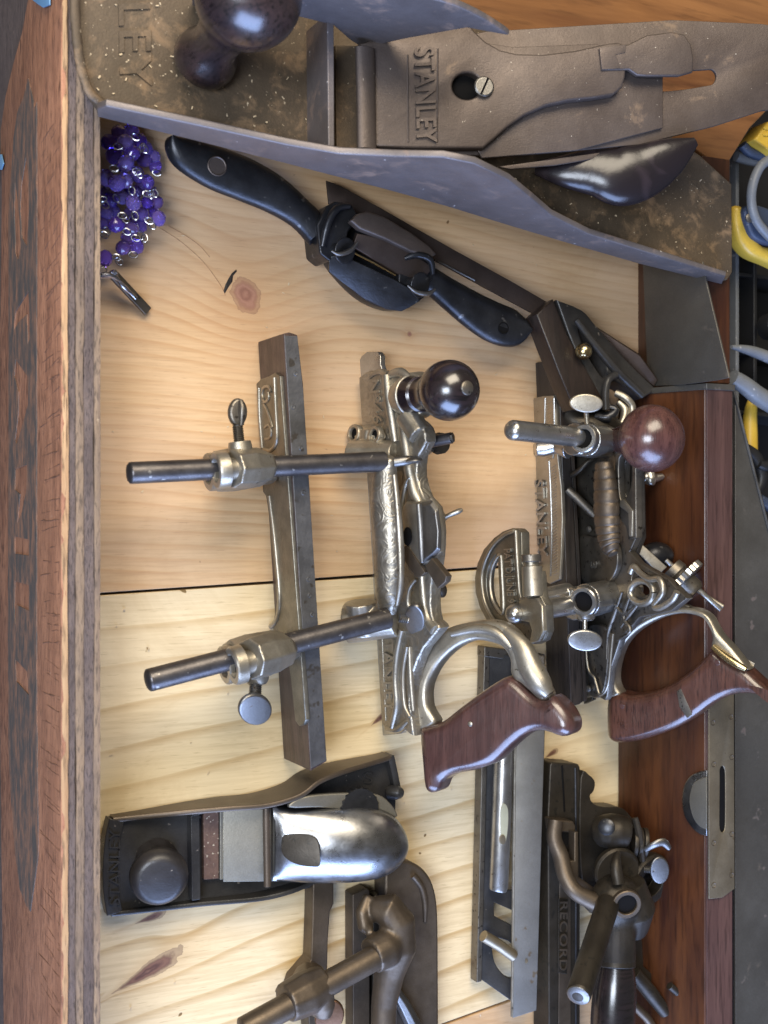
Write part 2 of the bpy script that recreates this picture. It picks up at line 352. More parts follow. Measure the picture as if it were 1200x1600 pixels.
def pine(name, light, dark, freq, ang, knots, asym=(.55, .9), wob=.35, tint=None, seed=0, shear=0, kcol=((.19, .095, .06), (.10, .045, .032)), ra=(.12, .95)):
    """sawn pine: growth rings cut along the board, bending round its knots"""
    t = NT(name)
    X, Y, _ = t.xyz(t.map(rot=(0, 0, math.radians(ang)), loc=(seed, seed * .3, 0)))
    wx, wy, _ = t.xyz()
    v = Y
    if shear: v = t.m_('ADD', v, t.m_('MULTIPLY', t.m_('MULTIPLY', wx, wy), shear))
    v = t.m_('ADD', v, t.m_('MULTIPLY', t.m_('SUBTRACT', t.noise(5, 2, .5, co=t.map((.5, 1.6, 1), loc=(seed, 0, 0))), .5), wob * .08))
    v = t.m_('ADD', v, t.m_('MULTIPLY', t.m_('SUBTRACT', t.noise(40, 3, .5, co=t.map((.16, 1, 1))), .5), .0032))
    kmask = None
    for (kx, ky, rx, ry, ka, amp, R) in knots:
        c, s = math.cos(ka), math.sin(ka)
        dx = t.m_('SUBTRACT', wx, kx); dy = t.m_('SUBTRACT', wy, ky)
        ux = t.m_('ADD', t.m_('MULTIPLY', dx, c), t.m_('MULTIPLY', dy, s))
        uy = t.m_('SUBTRACT', t.m_('MULTIPLY', dy, c), t.m_('MULTIPLY', dx, s))
        if rx > ry * 1.8: uy = t.m_('DIVIDE', uy, t.m_('MAXIMUM', t.m_('MULTIPLY_ADD', t.m_('DIVIDE', ux, rx), .5, .62), .12))
        d2 = t.m_('ADD', t.m_('POWER', t.m_('ABSOLUTE', t.m_('DIVIDE', ux, rx)), 2.0), t.m_('POWER', t.m_('ABSOLUTE', t.m_('DIVIDE', uy, ry)), 2.0))
        d = t.m_('SQRT', d2)
        d = t.m_('ADD', d, t.m_('MULTIPLY', t.m_('SUBTRACT', t.noise(140, 4), .5), .7))
        g = t.m_('EXPONENT', t.m_('MULTIPLY', d2, -1.0 / (R * R)))
        v = t.m_('ADD', v, t.m_('MULTIPLY', g, amp))
        kmask = (d, g) if kmask is None else (t.m_('MINIMUM', kmask[0], d), t.m_('MAXIMUM', kmask[1], g))
    fr = t.m_('FRACT', t.m_('MULTIPLY', v, freq))
    ring = t.ramp(fr, (0, .12), (asym[0], .22), (asym[1], 1), (min(asym[1] + .05, .99), .75), (1.0, .12))
    ringamt = t.m_('MULTIPLY', ring, t.ramp(t.noise(14, 3, co=t.map((.35, 1, 1), loc=(3 + seed, 0, 0))), (.3, ra[0]), (.68, ra[1])))
    fib = t.noise(420, 4, .65, co=t.map((.05, 1, 1)))
    c = t.mix(ringamt, light, dark)
    c = t.mix(t.m_('MULTIPLY', t.ramp(fib, (.42, 0), (.7, 1)), .34), c, tuple(x * .7 for x in dark))
    if tint: c = t.mix(t.m_('MULTIPLY', t.ramp(t.noise(7, 3, co=t.map((.6, 1.2, 1), loc=(seed, 2, 0))), (.38, 0), (.68, 1)), .6), c, tint)
    if kmask:
        c = t.mix(t.m_('MULTIPLY', kmask[1], .35), c, tuple(a * b for a, b in zip(dark, (.9, .75, .65))))
        kr = t.ramp(t.m_('PINGPONG', t.m_('MULTIPLY', kmask[0], 4.0), 1.0), (.1, kcol[0]), (.9, kcol[1]))
        c = t.mix(t.ramp(kmask[0], (.6, 1), (1.2, 0)), c, kr)
        c = t.mix(t.ramp(kmask[0], (.8, 0), (1.0, .55), (1.08, .45), (1.35, 0)), c, tuple(x * .75 for x in kcol[1]))
    pore = t.ramp(t.noise(1100, 2, .5, co=t.map((.07, 1, 1))), (.64, 0), (.72, 1))
    c = t.mix(t.m_('MULTIPLY', pore, .3), c, tuple(x * .55 for x in dark))
    c = t.mix(t.m_('MULTIPLY', t.ramp(t.noise(11, 6, .7, dist=.8), (.52, 0), (.75, 1)), .28), c, tuple(x * .8 for x in dark))
    pit = t.ramp(t.noise(85, 2, .5), (.745, 0), (.765, 1))
    c = t.mix(pit, c, tuple(x * .45 for x in dark))
    nr = t.bump(t.m_('ADD', t.m_('MULTIPLY', fib, .5), t.m_('MULTIPLY', t.m_('ADD', ring, t.m_('MULTIPLY', pit, -3.0)), .35)), .0005, .35)
    return t.out(c, t.m_('MULTIPLY_ADD', fib, .2, .42), 0.0, nr)
def kn(px, py, rx, ry, a, amp, R):
    p = P(px, py, 0); return (p.x, p.y, wd(rx, px, py, 0), wd(ry, px, py, 0), math.radians(a), amp, R)
PINE_A = pine("pine_pink", (.62, .42, .232), (.47, .262, .11), 120, 3, [kn(384, 462, 24, 30, 30, .020, 4.0), kn(640, 522, 4, 4, 0, .002, 3), kn(770, 430, 3, 3, 0, .001, 3)], (.5, .88), .6, (.58, .41, .275), 1.3, 0, ((.37, .185, .12), (.26, .115, .075)))
PINE_B = pine("pine_cream", (.71, .565, .34), (.41, .25, .085), 37, -5, [kn(232, 1518, 60, 19, 24, .012, 2.0), kn(236, 1434, 26, 9, 14, .006, 2.4), kn(862, 1178, 13, 6, 25, .003, 2.4), kn(592, 1124, 16, 7, 35, -.003, 2.2)], (.74, .93), .38, (.74, .62, .41), .4, .35, ra=(.5, 1.0))
PINE_C = pine("pine_tan", (.56, .37, .2), (.42, .24, .11), 90, 12, [], (.5, .88), .4, None, 2.2)

# ================================================================== setting
PH = 0.074                                      # height of the crate's walls above the pine bottom
tag(part("workbench_top", MB().box((.5, 0, -.20), (2.6, 0, 0), (0, 2.2, 0), (0, 0, .02)), PIT, bevel=0), kind="structure")

crate = thing("wooden_crate", "shallow wooden crate with plywood side, black painted letters and pine bottom boards", "crate", (0, 0, 0))
def sawn(px, z1, z0, n=26):
    """board edge with slight waviness"""
    return MB().pz(px, z1, z0)
part("plank", MB().pz([(104, -150), (1012, -190), (1008, 868.5), (104, 930)], 0, -.018), PINE_A, crate, .0006)
part("plank", MB().pz([(104, 934), (1100, 866.5), (1100, 1455), (855, 1540), (690, 1600), (520, 1690), (104, 1860)], -.0006, -.018), PINE_B, crate, .0006)
part("plank", MB().pz([(104, 1863), (522, 1693), (692, 1603), (857, 1543), (1100, 1458), (1150, 2100), (104, 2100)], -.0012, -.018), PINE_C, crate, .0006)

# plywood side: five plies seen on the top edge, one broad painted face outside
def plyx(px): return P(px, 800, PH).x
yt, yb = .47, -.43
side = part("side_wall", MB().box(((plyx(99) + plyx(154)) / 2, (yt + yb) / 2, -.05), ((plyx(154) - plyx(99)) / 2 - .001, 0, 0), (0, (yt - yb) / 2 - .001, 0), (0, 0, .05 + PH - .004)), PLYB, crate, 0)
edges = [97, 106, 119, 131, 147.5, 156.5]
rr = random.Random(3)
for k in range(5):
    x0, x1 = plyx(edges[k]), plyx(edges[k + 1]); n = 150; top = []; rings = []
    zt = PH + (0, -.0016, -.0004, -.0012, 0.0)[k]; zb = PH - .014
    j0 = j1 = 0
    for i in range(n + 1):
        y = yt + (yb - yt) * i / n
        j0 = j0 * .85 + rr.uniform(-1, 1) * .0002; j1 = j1 * .85 + rr.uniform(-1, 1) * .0002
        a, b = (x0 + j0, x1 + j1 * (1.2 if k < 4 else .6)); dz = rr.uniform(-1, 1) * .0003
        rings.append([(a, y, zb), (b, y, zb), (b, y, zt + dz), ((a + b) / 2, y, zt + dz + .0003), (a, y, zt + dz)])
    part("ply_layer", MB().loft(rings), (PLYA, PLYB, PLYC, PLYB, PLYC)[k], side, 0, ang=50)
XF = plyx(97)
FACE = onplane(Vector((XF, 0, 0)), Vector((-1, 0, 0)))
low = [(48, -40), (45, 0), (36, 50), (22, 100), (10, 150), (2, 205), (3, 250), (4, 300), (3, 400), (1, 520), (1, 700), (1, 900), (1, 1100), (3, 1300), (5, 1450), (7, 1600), (8, 1750)]
upx = [(97, 1750), (97, 1600), (97, 1200), (97, 800), (97, 400), (97, 0), (97, -40)]
part("face_veneer", MB().plate(FACE, low + upx, th=.003, off=.0006, bev=.0004), PLYFACE, side, 0)
strip = [(47, 122), (57, 168), (60, 160), (60.5, 300), (60, 500), (60, 800), (60, 1050), (61, 1200), (63, 1330), (58, 1370), (50, 1424), (44, 1415), (34, 1390), (26, 1330), (20, 1250), (16, 1180), (15, 1000), (16, 700), (16, 500), (16, 330), (20, 270), (24, 215), (30, 175), (40, 150)]
cut = [[(43, 246), (36, 290), (34, 330), (37, 372), (45, 385), (48, 330), (46, 262)], [(26, 285), (25, 340), (27, 395), (31, 407), (35, 388), (33, 340), (29, 300)],
       [(47, 455), (27, 487), (25, 516), (32, 503), (45, 491), (46, 538), (49, 530), (48.5, 480)], [(27, 562), (46, 588), (47, 630), (39, 660), (29, 695), (26, 688), (31, 648), (32, 612), (25, 588)],
       [(26, 733), (45, 726), (44, 766), (37, 800), (30, 818), (34, 772), (26, 765)], [(26, 838), (48, 843), (48, 868), (26, 865)], [(26, 908), (48, 914), (48, 954), (29, 945), (27, 978), (25, 960)], [(27, 1030), (46, 1050), (48, 1086), (28, 1064)]]
part("painted_letters", MB().plate(FACE, strip, cut, th=.0006, off=.0012, bev=.0001, res=0), LETTERPAINT, side, 0)
SCR = wood("scratch_shadow", (.20, .095, .055), (.13, .06, .036), axis=1, sc=70, rough=.8)
def groove(a, b, w):
    return MB().tube([FACE(*a) + FACE.n * .0006, FACE(*b) + FACE.n * .0006], w, 6)
g = MB()
for k in range(86):
    y = 230 + k * 15.6 + rr.uniform(-12, 12); sl = -46 + (y - 300) * .075 + rr.uniform(-8, 8)
    xa = 62 + rr.uniform(0, 12); xb = 95
    q = [(xa + (xb - xa) * i / 5, y + sl * i / 5 + rr.uniform(-1, 1)) for i in range(6)]
    g.tube([FACE(*p) + FACE.n * .0004 for p in q], [rr.uniform(.0001, .0005) for _ in q], 5)
part("saw_scratches", g, SCR, side, 0)["kind"] = "stuff"
tag(part("tape_scrap", MB().plate(FACE, [(57, -12), (84, -10), (84, 9), (74, 13), (66, 8), (58, 2)], th=.0008, off=.0026, bev=.0002), BLUETAG), "small torn scrap of blue tape on top end of the plywood crate side", "tape", "blue tape scraps on the crate")
tag(part("tape_scrap", MB().plate(FACE, [(-6, 241), (8, 242), (11, 256), (8, 266), (-6, 264)], th=.0008, off=.0026, bev=.0002), BLUETAG), "small blue tape scrap at the outer lower edge of the painted crate side", "tape", "blue tape scraps on the crate")

# right side and back of the crate
xr0, xr1 = P(1097, 500, PH).x, P(1141, 500, PH).x
yend = P(1120, 601, PH).y; ytop_ = P(1131, 250, PH).y
part("side_wall", MB().box(((xr0 + xr1) / 2, (ytop_ + yend) / 2 + .001, PH / 2 - .03), ((xr1 - xr0) / 2, 0, 0), (0, (ytop_ - yend) / 2, 0), (0, 0, PH / 2 + .03)), MAHOG, crate, .001, label="dark varnished side wall")
part("corner_board", MB().pz([(480, -160), (1300, -160), (1240, 130), (1172, 200), (1131, 266), (1085, 232), (1000, 200), (700, 110), (480, 30)], PH - .0005, PH - .02), ORANGEW, crate, .0012)

part("knot_crack", MB().plate(H(0), sm([(369, 421), (370, 424), (364, 431), (363, 440), (356, 450), (351, 459), (349, 455), (352, 445), (357, 435), (362, 427)], False, 1), th=.0006, off=.0003, bev=.0001), DARKWOOD, crate, 0)
for q in ([(243, 352), (275, 372), (300, 392), (322, 414), (345, 446), (352, 462)], [(262, 352), (290, 368), (312, 384), (328, 402)]):
    part("scratch", MB().tube([P(a, b, .0001) for a, b in sm(q, False, 4)], .00022, 5), wood("scratch_edge", (.50, .30, .16), (.36, .2, .1)), crate, 0)
chips = MB()
for k in range(230):
    if k < 90: x, y, z = rr.uniform(165, 1000), rr.uniform(240, 1590), .0002
    else:
        x = rr.uniform(140, 1120); y = (x - 150) * .267 + rr.uniform(-170, 165); z = .0815
        if x > 520 and y < (x - 150) * .267 + 90: continue
    c = P(x, y, z); a = rr.uniform(0, 6.28); l_ = rr.uniform(.0004, .0011); w_ = rr.uniform(.0002, .0005)
    chips.box(c + Vector((0, 0, .0002)), (l_ * math.cos(a), l_ * math.sin(a), rr.uniform(-.0002, .0002)), (-w_ * math.sin(a), w_ * math.cos(a), 0), (0, 0, .00018))
tag(part("sawdust", chips, plain("sawdust_chip", (.60, .47, .30), .8), bevel=0), "loose sawdust chips on the pine boards and on the bench plane's bed", "sawdust", kind="stuff")

# ================================================================== wooden spirit level along the right side
ZL = .0755
wl = thing("wooden_spirit_level", "long varnished mahogany spirit level with brass top plate along the crate's right side", "spirit level", P(1120, 1000, 0))
X0, X1 = P(1104, 800, ZL).x, P(1146, 800, ZL).x; Y0, Y1 = P(1120, 605, ZL).y, -.47
XB = P(964, 800, 0).x; XC = XB + (X1 - X0)
body = part("body", MB().prism([(XB, Y0, .0008), (X0, Y0, ZL - .0015), (X1, Y0, ZL - .0015), (XC, Y0, .0008)], Vector((0, Y1 - Y0, 0))), MAHOG, wl, .0012)
part("top_edge", MB().box(((X0 + X1) / 2, (Y0 + Y1) / 2, ZL - .0012), ((X1 - X0) / 2 - .0006, 0, 0), (0, (Y0 - Y1) / 2 - .0006, 0), (0, 0, .0009)), MAHOGTOP, wl, .0004)
part("end_cap", MB().prism([(XB - .0008, Y0 - .002, .0004), (X0 - .0008, Y0 - .002, ZL + .0012), (X1 + .0008, Y0 - .002, ZL + .0012), (XC + .0008, Y0 - .002, .0004)], Vector((0, .0045, 0))), BLUESTEEL, wl, .0005)
HT = H(ZL + .0004)
holes = [ell(x, y, 3.6, 5.5, 12) for x, y in ((1113, 1129), (1141, 1120), (1114, 1194), (1142, 1183), (1114, 1317), (1142, 1303), (1114, 1383), (1142, 1367))]
slot = sm([(1127, 1196), (1131, 1202), (1132, 1220), (1132, 1270), (1131, 1294), (1127, 1300), (1123, 1294), (1122.5, 1270), (1123, 1220), (1123, 1202)], True, 3)
part("brass_plate", MB().plate(HT, [(1106, 1080), (1145, 1076), (1146, 1388), (1127, 1402), (1106, 1404)], [slot], .0014, .0012, .0003), BRASS, wl, 0)
for h in holes:
    c = (sum(a for a, _ in h) / 12, sum(b for _, b in h) / 12); o = P(*c, ZL + .0009)
    part("screw", MB().lathe(o, (0, 0, 1), [(0, 0), (.0001, .0015), (.0004, .0017), (.0009, .0021), (.0009, .0018), (.0004, .0012), (.0004, 0)], 14), BROWNSIDE, wl, 0)  # brown colour puts in the darkness of a hole in the plate
part("slot_recess", MB().plate(HT, slot, th=.001, off=.0004, bev=.0001), PIT, wl, 0)
LV = onplane(Vector((X0, 0, ZL)), Vector((X0 - XB, 0, ZL)).cross(Vector((0, 1, 0))))
part("side_window", MB().plate(LV, sm([(1106, 1203), (1092, 1206), (1079, 1213), (1070, 1228), (1067, 1250), (1070, 1272), (1080, 1290), (1093, 1302), (1106, 1306)], False, 4), th=.0016, off=.0012, bev=.0007), CHROME, wl, 0)
part("side_window_cup", MB().plate(LV, sm([(1106, 1213), (1094, 1217), (1084, 1226), (1079, 1250), (1084, 1275), (1094, 1290), (1106, 1296)], False, 4), th=.0006, off=.0016, bev=.0003), BLKIRON, wl, 0)

# ================================================================== steel sheets
t = thing("steel_blade", "broad dark steel blade leaning in the upper right corner above the mahogany level", "steel blade", P(1070, 520, .03))
f = P3((1004, 408, .014), (1098, 408, .0815), (1012, 602, .020))
part("blade", MB().plate(f, [(1003, 380), (1092, 380), (1103, 440), (1139, 590), (1120, 594), (1060, 602), (1012, 603)], th=.0016, off=0, bev=.0003), BLUESTEEL, t, 0)
t = thing("saw_blade", "wide grey steel saw blade lying outside the mahogany level", "saw", P(1170, 1200, .05))
part("blade", MB().pz([(1149, 620), (1200, 822), (1260, 1060), (1300, 1300), (1300, 1720), (1149.5, 1720)], .056, .0535), BLUESTEEL, t, .0004)
part("back_edge", MB().tpx([(1146.5, 612, .057), (1200, 822, .057), (1262, 1060, .057)], 2.2, 8), STEEL, t, 0)

# ================================================================== tool tray beyond the crate
tr = thing("tool_tray", "black plastic tool tray with dividers beyond the crate's right side", "tray", P(1180, 500, -.02))
part("tray_floor", MB().pz([(1150, 120), (1420, 120), (1420, 900), (1150, 900)], -.03, -.034), RUBBER, tr)
for a, b in (((1150, 200), (1150, 900)), ((1178, 380), (1178, 900))):
    part("divider", MB().prism([P(a[0], a[1], .02), P(a[0] + 5, a[1], .02), P(b[0] + 5, b[1], .02), P(b[0], b[1], .02)], Vector((0, 0, -.05))), GREYP if a[0] < 1160 else RUBBER, tr, .0006)
for y in (425, 545, 640):
    part("divider", MB().prism([P(1155, y, .018), P(1400, y + 30, .018), P(1400, y + 37, .018), P(1155, y + 6, .018)], Vector((0, 0, -.048))), RUBBER, tr, .0006)
sn = thing("tin_snips", "yellow and navy handled snips with a grey loop in the tray corner", "snips", P(1180, 360, .03))
part("grip", MB().plate(H(.045), sm([(1140, 330), (1148, 322), (1158, 330), (1166, 358), (1186, 385), (1215, 388), (1240, 400), (1230, 425), (1195, 412), (1165, 398), (1146, 370)], True, 4), th=.016, off=.006, bev=.005, res=4), YELLOW, sn, 0)
part("grip_inlay", MB().plate(H(.05), sm([(1156, 328), (1175, 322), (1215, 340), (1230, 378), (1200, 384), (1172, 374), (1160, 352)], True, 4), th=.012, off=.006, bev=.003, res=3), NAVY, sn, 0)
part("loop", MB().tpx([(1212, 245, .062), (1190, 258, .062), (1177, 285, .062), (1174, 315, .062), (1182, 345, .062), (1205, 372, .06), (1230, 390, .058)], 7.5, 14, 4), GREYP, sn, 0)
part("pivot", MB().lathe(P(1170, 341, .06), (0, 0, 1), [(0, .0035), (.001, .0035), (.0016, .0025), (.0016, 0)], 16), STEEL, sn, 0)
y2 = thing("yellow_handle", "yellow plastic handle end at the top of the tray, above the snips", "tool handle", P(1190, 215, .04))
part("handle", MB().plate(H(.05), [(1170, 221), (1192, 193), (1260, 190), (1260, 265), (1200, 243), (1186, 232)], th=.02, off=.006, bev=.002, res=3), YELLOW, y2, 0)
part("raised_marks", MB().plate(H(.0565), ell(1198, 200, 5, 3, 14), th=.001, off=.0005, bev=.0003).plate(H(.0565), ell(1197, 210, 5, 3, 14), th=.001, off=.0005, bev=.0003), YELLOW, y2, 0)
part("ferrule", MB().tpx([(1160, 226, .044), (1172, 238, .044), (1200, 246, .044), (1240, 250, .044)], 8, 14, 3), NAVY, y2, 0)
h3 = thing("rubber_hose", "grey rubber hose end lying at the top of the tray", "hose", P(1165, 250, .03))
part("hose", MB().tpx([(1150, 244, .034), (1165, 249, .034), (1185, 252, .034), (1240, 250, .034)], 8, 14, 3), GREYP, h3, 0)
h4 = thing("plier_handle", "pale grey tapered plier handle, upper of the two below the snips", "pliers", P(1170, 545, .03))
part("handle", MB().tpx([(1143, 542, .052), (1165, 546, .05), (1190, 554, .048), (1240, 575, .045)], [3, 7, 9, 10], 14, 3), GREYP, h4, 0)
h5 = thing("plier_handle", "thick dark grey plier handle, lower of the two below the snips", "pliers", P(1170, 600, .03))
part("handle", MB().tpx([(1144, 590, .05), (1165, 603, .05), (1190, 622, .048), (1240, 650, .045)], [13, 14, 15, 15], 14, 3), GREYP, h5, 0)
so = thing("black_socket", "round black socket ring in the tray beside the crate wall", "socket", P(1190, 515, .02))
part("ring", MB().lathe(P(1197, 512, .025), (0, 0, 1), [(0, .010), (.012, .012), (.015, .012), (.0155, .0095), (.008, .0085), (0, .0085)], 28), RUBBER, so, .0004)
sd = thing("screwdriver", "screwdriver with yellow handle standing in the tray behind the saw blade", "screwdriver", P(1172, 670, .0))
part("handle", MB().tpx([(1177, 622, .03), (1172, 650, .03), (1172, 700, .03), (1174, 730, .03)], [7, 11, 12, 9], 10, 3), YELLOW, sd, 0)
bl = thing("black_clamp", "black jointed clamp with blue tip partly behind the saw blade", "clamp", P(1180, 730, .02))
part("jaw", MB().tpx([(1165, 700, .04), (1180, 715, .04), (1190, 745, .04), (1183, 770, .04)], [8, 11, 10, 6], 12, 3).tpx([(1185, 725, .044), (1200, 728, .044), (1230, 715, .044)], [7, 9, 8], 12, 3), RUBBER, bl, 0)
part("tip", MB().tpx([(1186, 778, .04), (1202, 790, .04), (1230, 800, .04)], [7, 10, 10], 12, 3), NAVY, bl, 0)

# ================================================================== violet bead rosary
ro = thing("bead_rosary", "violet glass bead rosary heaped beside the plywood wall with metal crucifix", "rosary", P(195, 330, 0))
beads = [(186, 208, 13, .012), (206, 206, 13, .018), (170, 222, 13, .01), (196, 224, 15, .024), (218, 222, 13, .018), (178, 242, 14, .018), (206, 240, 13, .026), (228, 232, 12, .014), (240, 244, 11, .012), (226, 250, 12, .012), (243, 260, 11, .010), (196, 256, 14, .030),
         (166, 278, 14, .024), (183, 286, 14, .034), (196, 282, 12, .032), (214, 272, 12, .022), (231, 284, 11, .022), (222, 288, 11, .012), (208, 316, 13, .030), (190, 308, 12, .016), (230, 316, 10, .022), (246, 316, 10, .018), (248, 341, 12, .022), (238, 330, 10, .010), (222, 334, 12, .016), (214, 346, 12, .010),
         (172, 312, 12, .014), (166, 332, 12, .012), (182, 351, 13, .030), (206, 358, 12, .016), (220, 352, 11, .012), (200, 372, 12, .010), (192, 387, 12, .014), (214, 385, 12, .014), (164, 404, 13, .016), (160, 348, 11, .01), (203, 334, 11, .01), (178, 330, 11, .01), (236, 300, 10, .01), (160, 300, 12, .008), (212, 300, 11, .012), (200, 300, 11, .008)]
ico = bmesh.new(); bmesh.ops.create_icosphere(ico, subdivisions=2, radius=1)
icv = [v.co.copy() for v in ico.verts]; icf = [[v.index for v in f_.verts] for f_ in ico.faces]; ico.free()
cen = []
bp = None
for px, py, r, z in beads:
    c = P(px, py, z); R = wd(r, px, py, z); cen.append((c, R))
    if bp is None:
        bp = part("bead", MB().add([wloc(ro) + Vector((v.x * .0052, v.y * .0052, v.z * .006)) for v in icv], icf), BEAD, ro, 0, flatshade=True); o = bp
    else:
        o = bp.copy(); COL.objects.link(o); o.parent = ro
    o.location = c - wloc(ro); k = R / .0054; o.scale = (k, k, k)
    o.rotation_euler = (rr.uniform(0, 3), rr.uniform(0, 3), rr.uniform(0, 3))
def link_at(px, py, z, rot):
    m_ = MB(); c = P(px, py, z); a = math.radians(rot); ux = Vector((math.cos(a), -math.sin(a), .2)); uy = Vector((math.sin(a), math.cos(a), .4))
    pts = [c + ux * .0026 * math.cos(q) + uy * .0017 * math.sin(q) for q in [2 * math.pi * i / 14 for i in range(14)]]
    m_.tube(pts + [pts[0]], .00040, 6); return m_
for k, (px, py, z, rot) in enumerate([(212, 214, .03, 40), (184, 229, .03, 10), (222, 230, .026, -60), (226, 233, .024, 60), (245, 270, .02, 20), (178, 263, .038, 20), (214, 268, .034, 20), (218, 272, .032, 60), (206, 298, .036, 80), (230, 303, .03, 10), (236, 304, .028, 80), (242, 302, .026, 70), (182, 310, .03, 60), (164, 320, .03, 40), (160, 312, .03, -20),
                                     (196, 342, .036, 60), (191, 337, .036, 10), (211, 337, .036, 70), (238, 352, .022, 60), (163, 367, .026, 30), (167, 361, .026, 70), (212, 372, .022, 20), (220, 368, .024, 60), (226, 372, .02, 80), (208, 398, .02, 10), (182, 402, .022, 20), (186, 408, .02, 50), (160, 422, .02, 0), (233, 345, .022, 30), (198, 362, .03, 30)]):
    part("chain_link", link_at(px, py, z, rot), SILVER, ro, 0)
cr = part("crucifix", MB().box((P(176, 428, .016) + P(231, 487, .004)) / 2, (P(231, 487, .004) - P(176, 428, .016)) / 2, (P(231, 487, .004) - P(176, 428, .016)).cross(Vector((0, 0, 1))).normalized() * .0030, Vector((.0003, 0, .0014))), NICKEL_D, ro, .0005)
part("cross_arm", MB().tpx([(157, 431, .017), (172, 430, .019), (183, 425, .021)], [4.5, 5, 4.5], 8), SILVER, cr, 0)
part("corpus", MB().tpx([(174, 424, .020), (184, 437, .018), (192, 447, .017), (204, 458, .014), (212, 466, .012)], [5, 3.5, 4.5, 3, 3.5], 10, 3).tpx([(160, 429, .021), (172, 430, .0215), (180, 434, .02), (189, 440, .02)], [2, 3, 3, 2], 8, 2), SILVER, cr, 0)

# ================================================================== jack plane lying across the top
jp = thing("jack_plane", "large rusty iron bench plane with ball knob lying across the crate's top corner", "hand plane", P(620, 200, .075))
zs = .083
sole_px = [(122, -70), (113, 0), (118, 70), (130, 128), (140, 160), (153, 177), (300, 213), (450, 251), (600, 290), (700, 318), (800, 349), (900, 379), (1000, 408), (1128, 440), (1136, 428), (1135, 290), (1085, 245), (1000, 190), (900, 120), (785, 50), (520, -25), (300, -90)]
part("sole", MB().prism([P(a, b, .075) + Vector((0, 0, .006)) for a, b in sole_px], Vector((0, 0, -.006))), RUST, jp, .0012)
nv = V((153, 177, .075), (1128, 440, .075))
low = [(153, 177), (300, 213), (450, 251), (600, 290), (700, 318), (800, 349), (900, 379), (1000, 408), (1128, 440)]
upp = [(1134, 428), (1000, 386), (920, 361), (862, 332), (832, 306), (795, 276), (742, 250), (692, 240), (620, 239), (530, 235), (450, 221), (300, 188), (166, 160), (152, 165)]
part("near_cheek", MB().plate(nv, low + upp, th=.0045, off=.0022, bev=.0011, res=2), CHEEK, jp, 0)
fv = V((480, 62, .081), (800, 150, .081))
part("far_cheek", MB().plate(fv, sm([(300, -80), (430, -35), (520, -18), (600, -14), (690, 2), (745, 24), (788, 50)], False, 5) + [(795, 56), (760, 50), (730, 44), (640, 60), (566, 76), (545, 62), (520, 40), (440, 20), (300, 10)], th=.0045, off=.0, bev=.0014, res=3), CHEEK, jp, 0)
# raised rim of the toe and the bridge behind the knob
part("toe_rim", MB().tpx([(160, 160, .086), (141, 146, .087), (128, 110, .087), (120, 60, .087), (117, 0, .087), (124, -70, .087)], [8, 9, 9, 9, 9, 9], 12, 4, .6, (0, 0, 1)).tpx([(158, 162, .086), (300, 190, .087), (450, 222, .089), (520, 236, .092)], 5, 10, 4), RUST, jp, remesh=.0012, smooth=6)
part("bridge_wall", MB().prism([P(a, b, .112) for a, b in ((511, 20), (522, 20), (523, 229), (513, 228))], Vector((0, 0, -.032))), CHEEK, jp, .0008)
part("frog_bed", MB().prism([P(a, b, .090) for a, b in ((524, 70), (570, 72), (575, 236), (526, 232))], Vector((0, 0, -.008))), RUST, jp, .0006)
TOE = H(zs - .002)
part("lettering", MB().text("BAILEY", TOE, (182, -122), (187, 138), (232, -122), .0002, .0009, .01, 1.08), RUST, jp, .0003)
kb, kt = P(317, 96, .084), P(388, -7, .150); ka = kt - kb; L = ka.length
kr_ = wd(85, 388, -7, .150)
prof = [(0, kr_ * .30), (.0005, kr_ * .62), (.004, kr_ * .645), (.010, kr_ * .60), (L * .22, kr_ * .50), (L * .36, kr_ * .46), (L * .46, kr_ * .5)]
for i in range(0, 17):
    a = math.radians(-58 + i * 148 / 16); prof.append((L + kr_ * math.sin(a) * .98, kr_ * math.cos(a)))
prof.append((L + kr_ * .985, 0))
part("front_knob", MB().lathe(kb, ka, prof, 44), KNOBJ, jp, 0, ang=60)
part("knob_nut", MB().lathe(kb + ka.normalized() * (L + kr_ * .96), ka, [(0, .006), (.0012, .006), (.0018, .004), (.0018, 0)], 20), BRASS, jp, .0003)
# cutting iron, cap iron and lever cap, sloping up to the right
IR = P3((575, 236, .0935), (575, 72, .0935), (1200, 90, .158))
part("cutting_iron", MB().plate(IR, [(590, 85), (760, 48), (1052, 30), (1190, 36), (1290, 50), (1290, 165), (1192, 172), (1118, 196), (1000, 225), (800, 243), (600, 238)],
     [sm([(1020, 140), (1030, 118), (1046, 112), (1100, 108), (1115, 108), (1121, 118), (1116, 130), (1100, 134), (1060, 140)], True, 3)], .0024, -.0012, .0004), CAPIRON, jp, 0)
part("cap_iron", MB().plate(IR, [(700, 60), (800, 75), (930, 70), (1034, 112), (1034, 201), (900, 236), (752, 248), (745, 236)], th=.0024, off=.0018, bev=.0005).plate(IR, [(782, 258), (860, 247), (940, 236), (942, 244), (870, 256), (800, 262)], th=.002, off=-.0034, bev=.0004), CAPIRON, jp, 0)
cap = [(556, 76), (600, 66), (650, 58), (726, 45), (736, 58), (752, 73), (775, 86), (800, 92), (840, 93), (890, 87), (940, 76), (958, 74), (969, 80), (971, 94), (968, 128), (963, 144), (950, 155), (920, 160), (880, 164), (845, 172), (812, 187), (785, 206), (765, 224), (748, 238), (700, 238), (640, 238), (560, 235), (557, 150)]
part("lever_cap", MB().plate(IR, cap, [ell(723, 142, 22.5, 20.5, 26)], .0075, .0095, .0016, 3), CAPIRON, jp, 0)
